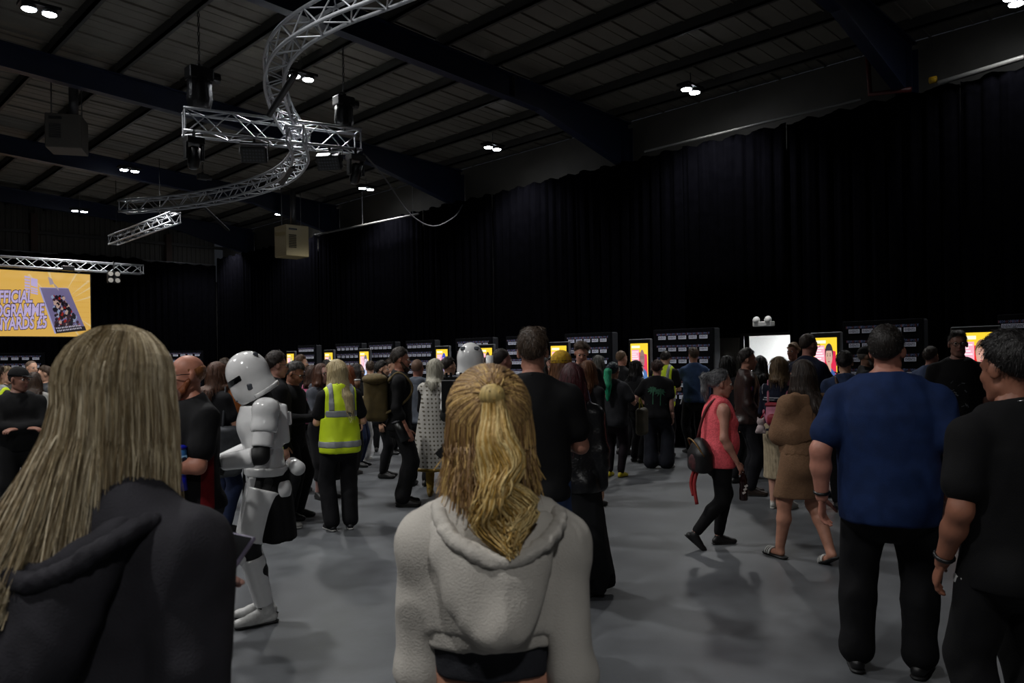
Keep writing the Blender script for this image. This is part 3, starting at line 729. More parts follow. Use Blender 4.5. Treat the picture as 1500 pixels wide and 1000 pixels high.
def dist(p, X, Y, Z):
    if p[0] == 'cap':
        a, b, ra, rb = p[1:]; ba = b-a; l2 = max(ba@ba, 1e-9)
        x, y, z = X-a[0], Y-a[1], Z-a[2]
        t = np.clip((x*ba[0]+y*ba[1]+z*ba[2])/l2, 0, 1)
        return np.sqrt((x-t*ba[0])**2+(y-t*ba[1])**2+(z-t*ba[2])**2)-(ra+(rb-ra)*t)
    if p[0] == 'fcap':
        a, b, ra, rb, e, fl = p[1:]; k = 1/fl-1
        ba = b-a; ba = ba+e*(ba@e)*k; l2 = max(ba@ba, 1e-9)
        x, y, z = X-a[0], Y-a[1], Z-a[2]; d = (x*e[0]+y*e[1]+z*e[2])*k
        x = x+e[0]*d; y = y+e[1]*d; z = z+e[2]*d
        t = np.clip((x*ba[0]+y*ba[1]+z*ba[2])/l2, 0, 1)
        return (np.sqrt((x-t*ba[0])**2+(y-t*ba[1])**2+(z-t*ba[2])**2)-(ra+(rb-ra)*t))*(.4+.6*fl)
    c, r, R = p[1], p[2], p[3]
    x, y, z = X-c[0], Y-c[1], Z-c[2]
    u = x*R[0, 0]+y*R[1, 0]+z*R[2, 0]; v = x*R[0, 1]+y*R[1, 1]+z*R[2, 1]; w_ = x*R[0, 2]+y*R[1, 2]+z*R[2, 2]
    if p[0] == 'ell':
        k0 = np.sqrt((u/r[0])**2+(v/r[1])**2+(w_/r[2])**2); k1 = np.sqrt((u/r[0]**2)**2+(v/r[1]**2)**2+(w_/r[2]**2)**2)+1e-9
        return k0*(k0-1)/k1
    rr = p[4]; qx = np.abs(u)-r[0]+rr; qy = np.abs(v)-r[1]+rr; qz = np.abs(w_)-r[2]+rr
    return np.sqrt(np.maximum(qx, 0)**2+np.maximum(qy, 0)**2+np.maximum(qz, 0)**2)+np.minimum(np.maximum(qx, np.maximum(qy, qz)), 0)-rr
def smin(a, b, k):
    h = np.maximum(k-np.abs(a-b), 0)/k; return np.minimum(a, b)-h*h*k*.25
class Grid:
    def __init__(s, lo, hi, vox):
        s.vox = vox; s.lo = np.asarray(lo, float)-3*vox; n = np.ceil((np.asarray(hi)+3*vox-s.lo)/vox).astype(int)+1
        s.n = n; s.ax = [(s.lo[i]+vox*np.arange(n[i])).astype(np.float32) for i in range(3)]
    def field(s, prims, k):
        D = np.full(tuple(s.n), 9., np.float32)
        for p in prims:
            l, h = bounds(p); m = k+2.5*s.vox
            i0 = np.maximum(np.floor((l-m-s.lo)/s.vox).astype(int), 0); i1 = np.minimum(np.ceil((h+m-s.lo)/s.vox).astype(int)+1, s.n)
            if (i1 <= i0).any(): continue
            sl = tuple(slice(a, b) for a, b in zip(i0, i1))
            X, Y, Z = s.ax[0][sl[0]][:, None, None], s.ax[1][sl[1]][None, :, None], s.ax[2][sl[2]][None, None, :]
            D[sl] = smin(D[sl], dist(p, X, Y, Z).astype(np.float32), k)
        return D
    def xyz(s): return s.ax[0][:, None, None], s.ax[1][None, :, None], s.ax[2][None, None, :]
def nets(D, lo, vox, relax=1):
    S = D < 0; nx, ny, nz = D.shape
    c = np.zeros((nx-1, ny-1, nz-1), np.int8)
    for a in (0, 1):
        for b in (0, 1):
            for d in (0, 1): c += S[a:nx-1+a, b:ny-1+b, d:nz-1+d]
    M = (c > 0) & (c < 8); I, J, K = np.nonzero(M)
    if len(I) == 0: return np.zeros((0, 3)), np.zeros((0, 4), int)
    idx = np.full(M.shape, -1, np.int32); idx[I, J, K] = np.arange(len(I))
    P = np.zeros((len(I), 3)); N = np.zeros(len(I))
    co = [(0, 0, 0), (1, 0, 0), (0, 1, 0), (1, 1, 0), (0, 0, 1), (1, 0, 1), (0, 1, 1), (1, 1, 1)]
    vals = [D[I+a, J+b, K+d] for a, b, d in co]
    for e in ((0, 1), (2, 3), (4, 5), (6, 7), (0, 2), (1, 3), (4, 6), (5, 7), (0, 4), (1, 5), (2, 6), (3, 7)):
        d0, d1 = vals[e[0]], vals[e[1]]; x = (d0 < 0) != (d1 < 0)
        t = np.where(x, d0/np.where(x, d0-d1, 1), 0)
        for q in range(3): P[:, q] += np.where(x, co[e[0]][q]+t*(co[e[1]][q]-co[e[0]][q]), 0)
        N += x
    P /= N[:, None]; P += np.stack([I, J, K], 1); V = P*vox+lo
    Q = []
    i, j, k = np.nonzero(S[:-1, 1:-1, 1:-1] != S[1:, 1:-1, 1:-1]); j = j+1; k = k+1
    q = np.stack([idx[i, j-1, k-1], idx[i, j, k-1], idx[i, j, k], idx[i, j-1, k]], 1); f = ~S[i, j, k]; q[f] = q[f][:, ::-1]; Q.append(q)
    i, j, k = np.nonzero(S[1:-1, :-1, 1:-1] != S[1:-1, 1:, 1:-1]); i = i+1; k = k+1
    q = np.stack([idx[i-1, j, k-1], idx[i-1, j, k], idx[i, j, k], idx[i, j, k-1]], 1); f = ~S[i, j, k]; q[f] = q[f][:, ::-1]; Q.append(q)
    i, j, k = np.nonzero(S[1:-1, 1:-1, :-1] != S[1:-1, 1:-1, 1:]); i = i+1; j = j+1
    q = np.stack([idx[i-1, j-1, k], idx[i, j-1, k], idx[i, j, k], idx[i-1, j, k]], 1); f = ~S[i, j, k]; q[f] = q[f][:, ::-1]; Q.append(q)
    Q = np.concatenate(Q)
    for _ in range(relax):
        s = np.zeros_like(V); n = np.zeros(len(V))
        for a in range(4):
            for b in ((a+1) % 4, (a+3) % 4):
                np.add.at(s, Q[:, a], V[Q[:, b]]) if False else None
        for a in range(4):
            for b in ((a+1) % 4, (a+3) % 4):
                for q_ in range(3): s[:, q_] += np.bincount(Q[:, a], V[Q[:, b], q_], len(V))
                n += np.bincount(Q[:, a], minlength=len(V))
        V = V*.5+.5*s/np.maximum(n, 1)[:, None]
    return V, Q
def vnormals(V, Q):
    n = np.cross(V[Q[:, 2]]-V[Q[:, 0]], V[Q[:, 3]]-V[Q[:, 1]]); o = np.zeros_like(V)
    for a in range(4):
        for q in range(3): o[:, q] += np.bincount(Q[:, a], n[:, q], len(V))
    return o/(np.linalg.norm(o, axis=1, keepdims=True)+1e-9)
LAT = RNG.random((24, 24, 24)).astype(np.float32)*2-1
def vnoise(P):
    i = np.floor(P).astype(int); f = P-i; f = f*f*(3-2*f); i = i % 24; j = (i+1) % 24
    def g(a, b, c): return LAT[a, b, c]
    x0, y0, z0 = i.T; x1, y1, z1 = j.T; fx, fy, fz = f.T
    return ((g(x0, y0, z0)*(1-fx)+g(x1, y0, z0)*fx)*(1-fy)+(g(x0, y1, z0)*(1-fx)+g(x1, y1, z0)*fx)*fy)*(1-fz)+((g(x0, y0, z1)*(1-fx)+g(x1, y0, z1)*fx)*(1-fy)+(g(x0, y1, z1)*(1-fx)+g(x1, y1, z1)*fx)*fy)*fz
def wrinkle(V, Q, amp, freq=9., seed=0., aniso=(1, 1, .55)):
    N = vnormals(V, Q); P = V*np.array(aniso)*freq+seed
    W = P+.6*np.stack([vnoise(P*.7+5), vnoise(P*.7+9), vnoise(P*.7+13)], 1)
    d = (1-2*np.abs(vnoise(W)))*.6+.4*vnoise(W*2.3+3)
    return V+N*(amp*d)[:, None]
def solid(prims, vox, k=.02, clip=None, relax=1, groups=None, k2=None, wr=0., wf=9., seed=0., aniso=(1, 1, .55), taper=0.):
    """prims (or several (prims, clip) groups that are blended) -> vertices, quads"""
    gs = groups or [(prims, clip)]; allp = [p for g in gs for p in g[0]]
    bs = [bounds(p) for p in allp]
    G = Grid(np.min([b[0] for b in bs], 0), np.max([b[1] for b in bs], 0), vox)
    D = None
    for (pr, cl) in gs:
        F = G.field(pr, k)
        if cl is not None:
            Cv = cl(*G.xyz()).astype(np.float32)
            if taper: F = F+taper*np.clip((Cv+.045)/.045, 0, 1)**1.5
            F = np.maximum(F, Cv)
        D = F if D is None else smin(D, F, k2 or k)
    V, Q = nets(D, G.lo, vox, relax)
    if wr and len(V): V = wrinkle(V, Q, wr, wf, seed, aniso)
    return V, Q
def solid_obj(name, VQ, m, parent, loc=None):
    V, Q = VQ
    o = bpy.data.objects.new(name, mesh_np(name, V, Q, m))
    if loc is not None: o.location = loc
    return link(o, parent)
def join(parts):
    Vs, Qs, n = [], [], 0
    for V, Q in parts: Vs.append(V); Qs.append(Q+n); n += len(V)
    return np.concatenate(Vs), np.concatenate(Qs)

# ------------------------------------------------------------------ people
def ik(S, T, l1, l2, pole):
    d = T-S; L = np.linalg.norm(d); mx = (l1+l2)*.995
    if L > mx: d = d*mx/L; L = mx; T = S+d
    u = d/L; a = (l1*l1-l2*l2+L*L)/(2*L); h = math.sqrt(max(l1*l1-a*a, 0))
    pv = pole-u*(pole@u); pv = nrm(pv); return S+u*a+pv*h, T
ARM = {'down': ((.05, .02, -.53), (.35, -1, 0)), 'down2': ((.09, -.02, -.52), (.3, -1, 0)), 'fold': ((-.22, .22, -.27), (.9, -.2, -.5)), 'hold': ((-.06, .30, -.25), (.5, -.6, -.5)),
       'phone': ((-.07, .32, -.12), (.5, -.2, -.9)), 'pocket': ((.02, .10, -.46), (.6, -1, 0)), 'back': ((-.08, -.16, -.44), (1, -.3, 0)), 'up': ((-.02, .30, .08), (.5, .1, -1)),
       'front': ((-.13, .16, -.44), (.8, -.6, 0)), 'point': ((.05, .48, -.14), (.4, -.2, -1)), 'hip': ((-.03, .05, -.36), (1, -.4, 0))}
def skel(c):
    h = c['h']; s = h/1.75; f = c.get('fem', False); b = c.get('build', 1.0)
    K = dict(s=s, f=f, b=b, bl=b**.6)
    Pc = A(0, 0, .95*s); lean = math.radians(c.get('lean', 0)); tw = math.radians(c.get('twist', 0)); sd = math.radians(c.get('side', 0))
    R = rotz(-tw)@rotx(-lean)@roty(sd)
    K['Pc'] = Pc; K['R'] = R
    def sp(l, y=0., x=0.):
        q = min(max(l/.2, 0), 1); Rl = rotz(-tw*q)@rotx(-lean*q)@roty(sd*q)
        base = A(0, 0, 0)
        return Pc+(Rl@A(x, y, l))*s
    K['sp'] = sp
    sw = (.158 if f else .178)*(1+.55*(b-1))
    K['sh'] = [sp(.428, -.012, -sw), sp(.428, -.012, sw)]
    N = sp(.52, -.012); K['N'] = N
    hy, hp, hr = (math.radians(a) for a in c.get('head', (0, 0, 0)))
    RH = rotz(-hy)@rotx(-hp)@roty(hr); K['RH'] = RH
    hs = s**.45*c.get('hs', 1.0); K['hs'] = hs
    nk = rotz(-hy*.4)@rotx(-(hp*.55+lean*.9))
    K['H'] = N+nk@A(0, .028, .158)*s*.95+A(0, 0, .0)
    # legs
    feet = c.get('feet', ((-.10, 0, 0, 8, 0), (.10, 0, 0, -8, 0)))
    K['hip'] = []; K['knee'] = []; K['ank'] = []; K['foot'] = []
    for i, ft in enumerate(feet):
        x, y, lift, yaw, pitch = ft; y += .05; sg = -1 if i == 0 else 1
        hp_ = Pc+A(sg*.088*(1+.3*(b-1)), 0, -.03)*s
        RF = rotz(math.radians(yaw))@rotx(math.radians(pitch))
        an = A(x*s, y*s, lift)+RF@A(0, -.045*s, .085*s)
        if np.linalg.norm(an-hp_) > .862*s: hp_ = hp_
        kn, an2 = ik(hp_, an, .435*s, .43*s, A(sg*.15+math.sin(-math.radians(yaw))*.5, 1, 0))
        K['hip'].append(hp_); K['knee'].append(kn); K['ank'].append(an2); K['foot'].append((A(x*s, y*s, lift)+(an2-an), RF))
    # arms
    K['el'] = []; K['wr'] = []; K['hd'] = []; K['pn'] = []
    arms = c.get('arms', ('down', 'down'))
    for i in (0, 1):
        sg = -1 if i == 0 else 1; a = arms[i]
        a = ARM[a] if isinstance(a, str) else a
        off = A(*a[0])*A(sg, 1, 1)*s; pole = A(*a[1])*A(sg, 1, 1)
        RA = rotz(-tw)@rotx(-lean*.5)
        e, w_ = ik(K['sh'][i], K['sh'][i]+RA@off, .285*s, .255*s, RA@pole)
        K['el'].append(e); K['wr'].append(w_)
        hd = nrm(w_-e)
        if len(a) > 2 and a[2] is not None: hd = nrm(RA@(A(*a[2])*A(sg, 1, 1)))
        med = RA@A(-sg, 0, 0); dn = A(0, 0, -1); n = med*(.9 if hd[2] < -.75 else .45)+dn*.9
        if len(a) > 3: n = RA@(A(*a[3])*A(sg, 1, 1))
        n = nrm(n-hd*(n@hd)); K['hd'].append(hd); K['pn'].append(n)
    return K
def torso(K):
    s, b = K['s'], K['b']; sp = K['sp']; R = K['R']
    lv = [(-.075, .158), (.04, .152), (.14, .130), (.26, .142), (.36, .143), (.43, .10)] if K['f'] else [(-.075, .152), (.05, .150), (.14, .143), (.26, .156), (.37, .160), (.44, .115)]
    out = []; e = R@A(0, 1, 0)
    for (l0, w0), (l1, w1) in zip(lv[:-1], lv[1:]):
        out.append(fcap(sp(l0), sp(l1), w0*s*b, w1*s*(b if l1 < .4 else b**.5), e, .66 if b < 1.15 else .74))
    if b > 1.08: out.append(ell(sp(.09, .03+.10*(b-1)), A(.15, .12, .17)*s*b, R))
    if K['f']:
        for sg in (-1, 1): out.append(ell(sp(.285, .085*b**.7, sg*.068), A(.062, .055, .062)*s*b**.8))
    for i in (0, 1):
        out.append(cap(sp(.462, -.012), K['sh'][i], .056*s*b**.4, .046*s*b**.4))
        out.append(cap(K['N']-A(0, 0, .004)*s, K['sh'][i]*.7+K['N']*.3-A(0, 0, .02)*s, .05*s*b**.3, .040*s*b**.3))
    for sg in (-1, 1): out.append(ell(sp(-.09, -.065, sg*.07), A(.085, .075, .09)*s*b))
    return out
def arm(K, i, part='both', f1=1., f2=1.):
    s = K['s']; q = K['bl']*(.88 if K['f'] else 1.)*s; S, E, W = K['sh'][i], K['el'][i], K['wr'][i]; o = []
    if part in ('both', 'up'):
        o.append(ell(S+(E-S)*.08, A(.054, .056, .062)*q)); o.append(cap(S, S+(E-S)*f1, .049*q, .049*q+(.040-.049)*q*f1))
    if part in ('both', 'low'):
        o.append(cap(E, E+(W-E)*min(f2, .35), .040*q, .0405*q)); 
        if f2 > .35: o.append(cap(E+(W-E)*.35, E+(W-E)*f2, .0405*q, .0405*q+(.027-.0405)*q*(f2-.35)/.65))
    return o
def leg(K, i, part='both', f1=1., f2=1.):
    s = K['s']; q = K['bl']*s; g = 1.06 if K['f'] else 1.; Hp, Kn, An = K['hip'][i], K['knee'][i], K['ank'][i]; o = []
    if part in ('both', 'up'): o.append(cap(Hp, Hp+(Kn-Hp)*f1, .086*q*g, (.086+(.056-.086)*f1)*q*g))
    if part in ('both', 'low'):
        d = An-Kn; bk = nrm(np.cross(np.cross(d, A(0, 1, 0)), d))*-.018*s
        o.append(cap(Kn, Kn+d*.35*min(1, f2/.35)+bk, .054*q, .054*q))
        if f2 > .35: o.append(cap(Kn+d*.35+bk, Kn+d*f2, .054*q, (.054+(.036-.054)*(f2-.35)/.65)*q))
    return o
def hand(K, i, curl=.45, sc=1.):
    s = K['s']*sc; W, d, n = K['wr'][i], K['hd'][i], K['pn'][i]; sg = -1 if i == 0 else 1
    th = np.cross(d, n)*sg; g = .9 if K['f'] else 1.
    o = [cap(W-d*.05*s, W+d*.01*s, .027*s*g, .025*s*g), fcap(W+d*.02*s, W+d*.075*s, .031*s*g, .038*s*g, n, .42)]
    for k, (off, ln) in enumerate(((.028, .070), (.009, .078), (-.010, .072), (-.028, .056))):
        p = W+(d*.092+th*off*g)*s; u = d+th*off*1.5; a = curl*(1+.12*k); r = .0088*s*g
        for fr in (.46, .31, .23):
            u = nrm(nrm(u)*math.cos(a)+n*math.sin(a)) if fr != .46 else nrm(nrm(u)*math.cos(a*.6)+n*math.sin(a*.6))
            q = p+u*ln*fr*s; o.append(cap(p, q, r, r*.93)); p = q; r *= .93
    p = W+(d*.028+th*.026*g+n*.008)*s; u = nrm(d*.75+th*.75+n*.25)
    for ln, r in ((.046, .0125), (.034, .0098), (.026, .0088)):
        q = p+u*ln*s; o.append(cap(p, q, r*s*g, r*s*g*.9)); p = q; u = nrm(u+d*.35+n*.28)
    return o
def head_prims(K):
    H, R, q = K['H'], K['RH'], K['hs']
    P = lambda x, y, z: H+R@A(x, y, z)*q
    g = .95 if K['f'] else 1.
    o = [ell(P(0, -.012, .03), A(.075, .094, .090)*q, R), ell(P(0, .020, -.040), A(.060*g, .072, .078)*q, R), cap(P(-.012, .062, -.098), P(.012, .062, -.098), .020*q),
         cap(P(-.048, .0, -.07), P(-.018, .055, -.098), .018*q), cap(P(.048, .0, -.07), P(.018, .055, -.098), .018*q),
         cap(P(0, .086, .012), P(0, .106, -.026), .0085*q, .013*q), cap(P(-.030, .078, .026), P(.030, .078, .026), .012*q),
         cap(P(-.035, .068, -.020), P(-.03, .074, -.022), .018*q), cap(P(.035, .068, -.020), P(.03, .074, -.022), .018*q), cap(P(-.016, .084, -.058), P(.016, .084, -.058), .010*q)]
    ears = [ell(P(sg*.078, -.008, -.004), A(.010, .022, .032)*q, R@rotz(sg*-.35)) for sg in (-1, 1)]
    sock = [ell(P(sg*.031, .094, .008), A(.017, .014, .011)*q, R) for sg in (-1, 1)]
    neck = [cap(K['N']-A(0, .0, .03)*K['s'], P(0, -.018, -.055), (.056 if not K['f'] else .048)*K['s']*K['b']**.35, (.052 if not K['f'] else .045)*q)]
    return o, ears, sock, neck
def local_fn(K):
    H, R, q = K['H'], K['RH'], K['hs']
    def f(X, Y, Z):
        x, y, z = X-H[0], Y-H[1], Z-H[2]
        return (x*R[0, 0]+y*R[1, 0]+z*R[2, 0])/q, (x*R[0, 1]+y*R[1, 1]+z*R[2, 1])/q, (x*R[0, 2]+y*R[1, 2]+z*R[2, 2])/q
    return f
def hair_prims(K, style, th=.012, L=.35, rs=None, spread=1., bk=0.):
    H, R, q = K['H'], K['RH'], K['hs']; P = lambda x, y, z: H+R@A(x, y, z)*q
    rs = rs or random.Random(3); lf = local_fn(K); o = []; extra = []
    shell = ell(P(0, -.019, .032+th*.3), (A(.077+th*.45, .097+th*.35, .092+th))*q, R)
    def cut_short(X, Y, Z):
        x, y, z = lf(X, Y, Z); side = (-.078+(y+.10)*.86)-z; burn = np.maximum(np.abs(y-.022)-.014, -.02-z); return np.maximum(np.minimum(side, np.maximum(burn, z-.06)), np.minimum(y-.066, .066-z))*q
    def cut_long(X, Y, Z):
        x, y, z = lf(X, Y, Z); face = np.minimum(np.minimum(y-.018-np.abs(x)*.15, .066-z), .073-np.abs(x)*.6); return np.maximum(face, -.075-z)*q
    if style in ('short', 'buzz', 'curly', 'fade'):
        o = [shell]; clip = cut_short
        if style == 'short':
            for k in range(16): x_ = rs.uniform(-.05, .05); o.append(cap(P(x_, .0, .118+th*.5), P(x_*1.2+rs.uniform(-.01, .01), .064+rs.uniform(-.01, .006), .090+rs.uniform(-.012, .01)), .014*q, .006*q))
        if style == 'curly':
            for k in range(34):
                a = rs.uniform(0, 2*PI); e = rs.uniform(.1, 1.5); o.append(ell(P(.088*math.cos(a)*math.cos(e), -.012+.105*math.sin(a)*math.cos(e), .03+.098*math.sin(e)), A(1, 1, 1)*rs.uniform(.018, .028)*q))
        return [(o, clip)]
    if style == 'bald':
        def cut(X, Y, Z):
            x, y, z = lf(X, Y, Z); return np.maximum(np.maximum((-.055+(y+.10)*.55)-z, z-.055), y-.03)*q
        return [([shell], cut)]
    o = [shell]
    groups = [(o, cut_long)]
    dn = A(0, 0, -1.)
    if style in ('long', 'bob', 'wavy'):
        n = 17 if style != 'bob' else 15
        for k in range(n):
            ph = math.radians(-128+256*k/(n-1)); cp, spn = math.cos(ph), math.sin(ph)
            p0 = P(spn*.048, -cp*.060-.012, .082); p1 = P(spn*.074, -cp*.088-.012, .0)
            back = R@A(0, -1, 0); back[2] = 0; back = nrm(back); sid = R@A(1, 0, 0); sid[2] = 0; sid = nrm(sid)
            out = (sid*spn*spread+back*cp*.9)
            ll = L*(1 if abs(ph) < 1.4 else .82)*rs.uniform(.9, 1.08); p2 = p1+(dn*.12+out*.012)*q; bk_ = (K['b']*.045+K.get('off', .016)*1.7+bk if L > .2 else .012)*max(cp, 0); p3 = p1+(dn*max(ll*.62, .125)+out*(.005+.015*rs.random())+back*bk_*.7)*q; p4 = p1+(dn*ll+out*(.0+.03*rs.random())-sid*spn*.012+back*bk_)*q
            if style == 'wavy':
                p3 = p3+sid*rs.uniform(-.025, .025); p4 = p4+sid*rs.uniform(-.03, .03)
            extra += [cap(p0, p1, .020*q, .023*q), cap(p1, p2, .023*q, .026*q), cap(p2, p3, .026*q, .023*q)]
            if L > .2: extra.append(cap(p3, p4, .023*q, .010*q))
    elif style == 'shell': pass
    elif style == 'pony':
        t = P(0, -.115, .055+.02); extra = [ell(t, A(.03, .03, .03)*q), cap(t, t+(R@A(0, -.045, -.03))*q, .030*q, .036*q), cap(t+(R@A(0, -.045, -.03))*q, t+(R@A(0, -.045, 0)+dn*L*.6)*q, .038*q, .034*q), cap(t+(R@A(0, -.045, 0)+dn*L*.6)*q, t+(R@A(0, -.03, 0)+dn*L)*q, .034*q, .010*q)]
        def cut_p(X, Y, Z):
            x, y, z = lf(X, Y, Z); return np.maximum((-.075+(y+.10)*.80)-z, np.minimum(y-.055, .068-z))*q
        groups = [(o, cut_p)]
    elif style == 'bun':
        extra = [ell(P(0, -.118, .02), A(.045, .04, .042)*q)]
        groups = [(o, cut_short)]
    elif style == 'hood':
        o[0] = ell(P(0, -.03, .02), A(.105, .125, .125)*q, R); extra = [cap(P(0, -.05, -.06), K['N']-A(0, .03, .02), .10*q, .12*q)]
    return groups+([(extra, None)] if extra else [])
def shoe(K, i, vox, m, ms, parent, boot=0., name='shoe', open_=False):
    c, RF = K['foot'][i]; s = K['s']*(.93 if K['f'] else 1.0)
    P = lambda x, y, z: c+RF@A(x, y, z)*s; sg = -1 if i == 0 else 1
    pr = [cap(P(0, -.085, .040), P(sg*.004, .06, .036), .036*s, .042*s), ell(P(sg*.002, .105, .030), A(.043, .062, .034)*s, RF), cap(P(0, .045, .05), P(0, -.05, .085), .034*s, .040*s)]
    if boot: pr.append(cap(P(0, -.05, .085), P(0, -.05, .085)+(K['knee'][i]-K['ank'][i])*boot, .046*s, .052*s))
    lo_ = c[2]
    n = RF@A(0, 0, 1); pt = P(0, 0, .002)
    cl = lambda X, Y, Z: -((X-pt[0])*n[0]+(Y-pt[1])*n[1]+(Z-pt[2])*n[2])
    o = solid_obj(name, solid(pr, vox, .015, cl), m, parent)
    sp_ = [fcap(P(0, -.09, .012), P(sg*.006, .115, .012), .040*s, .046*s, RF@A(0, 0, 1), .30)]
    solid_obj('sole', solid(sp_, max(vox*1.0, .008), .01, cl), ms, o)
    return o
def eyes(K, parent, dark=False):
    H, R, q = K['H'], K['RH'], K['hs']
    for sg in (-1, 1):
        b = MB().ball((0, 0, 0), .0125*q, 10, 8, 0)
        # iris: the cap of faces that looks forward
        V = np.array(b.v)
        for fi, f in enumerate(b.f):
            if V[list(f)].mean(0)[1] > .0085*q: b.m[fi] = 1
        b.v = [tuple(H+R@(A(sg*.031, .0815, .008)*q+A(*v))) for v in b.v]
        b.build('eye', [mat('eye_white', 'c8c0b8', .3), mat('eye_iris', '1c1410', .2)], parent, True)
def lips(K, parent, col='8a4a44'):
    H, R, q = K['H'], K['RH'], K['hs']; P = lambda x, y, z: H+R@A(x, y, z)*q
    solid_obj('lips', solid([cap(P(-.020, .089, -.057), P(0, .0955, -.055), .0045*q, .006*q), cap(P(.020, .089, -.057), P(0, .0955, -.055), .0045*q, .006*q), cap(P(-.014, .090, -.063), P(.014, .090, -.063), .006*q)], .0035, .006), mat('lip_'+col, col, .4), parent)
def glasses(K, parent, m=None, sun=False):
    H, R, q = K['H'], K['RH'], K['hs']; P = lambda x, y, z: H+R@A(x, y, z)*q; m = m or m_blackp; b = MB()
    for sg in (-1, 1):
        b.tube([P(sg*.034+.026*math.cos(a), .106-.006*abs(math.cos(a)), .004+.019*math.sin(a)) for a in [2*PI*k/14 for k in range(15)]], .0026*q, 5, cap=False)
        b.tube([P(sg*.060, .100, .010), P(sg*.080, .05, .012), P(sg*.084, -.01, .010)], .0026*q, 5)
    b.tube([P(-.008, .107, .008), P(.008, .107, .008)], .0026*q, 5)
    b.build('glasses', m, parent, True)
def beard(K, parent, m, vox, full=True):
    H, R, q = K['H'], K['RH'], K['hs']; P = lambda x, y, z: H+R@A(x, y, z)*q; lf = local_fn(K)
    pr = [cap(P(-.062, .01, -.03), P(-.05, .045, -.085), .016*q, .020*q), cap(P(.062, .01, -.03), P(.05, .045, -.085), .016*q, .020*q), cap(P(-.05, .045, -.085), P(0, .068, -.105), .022*q, .030*q), cap(P(.05, .045, -.085), P(0, .068, -.105), .022*q, .030*q), cap(P(-.028, .085, -.046), P(.028, .085, -.046), .012*q)]
    solid_obj('beard', solid(pr, vox, .012, wr=.002, wf=60), m, parent)
def fuzz(K, style, c1, c2, opt):
    """loose strands lying on the hair so that it reads as hair, not as a cap"""
    ho = K['hair_obj']; me = ho.data; nv = len(me.vertices); V = np.zeros(nv*3, np.float32); me.vertices.foreach_get('co', V); V = V.reshape(-1, 3).astype(float)
    N = np.zeros(nv*3, np.float32); me.vertex_normals.foreach_get('vector', N); N = N.reshape(-1, 3).astype(float)
    d = K['d']; n = int(min(max(7500/d, 550), 2000)); rg = np.random.default_rng(int(d*1000) % 9973); i = rg.integers(0, nv, n); P = V[i]; N = N[i]
    long_ = style in ('long', 'bob', 'wavy', 'pony'); fwd = K['RH']@A(0, 1, 0); up = K['RH']@A(0, 0, 1)
    ok = N@(-up) < .55; P, N = P[ok], N[ok]; n = len(P)
    if style == 'pony': F = (K['H']+K['RH']@A(0, -.13, .06)*K['hs'])-P; F[P[:, 2] < K['H'][2]-.03] = A(0, 0, -1.); F += rg.normal(0, .006, F.shape); L = rg.uniform(.04, .07, n); lift = .02
    elif long_: F = np.tile(A(0, 0, -1.), (n, 1))+rg.normal(0, .07, (n, 3)); L = rg.uniform(.05, .10, n); lift = .02
    elif style == 'curly': F = rg.normal(0, 1, (n, 3)); L = rg.uniform(.015, .03, n); lift = .45
    elif style == 'fade' or style == 'buzz': F = -up*.8+fwd*.2+rg.normal(0, .45, (n, 3)); L = rg.uniform(.006, .013, n); lift = .35
    else: F = -up*.7+fwd*.45+rg.normal(0, .4, (n, 3)); L = rg.uniform(.018, .036, n); lift = .25
    T_ = F-N*np.sum(F*N, 1, keepdims=True); T_ /= np.linalg.norm(T_, axis=1, keepdims=True)+1e-6
    a = P-N*.002; b = P+T_*(L*.5)[:, None]+N*(lift*L*.5)[:, None]+N*.0015; c_ = P+T_*L[:, None]+N*(lift*L*.6)[:, None]+(A(0, 0, -1)*L[:, None]*(.25 if long_ else .12))
    r = max(.0011, .00021*d)*(1.2 if long_ else 1.)
    strand_mesh('hair_strands', np.stack([a, b, c_], 1), r, r*.35, [hairmat(c1, c2), mat('hairlight_'+c2, c2, .5, var=.25, scale=9), mat('hairdark_'+c1, c1, .5, var=.25, scale=9)], ho, 2)
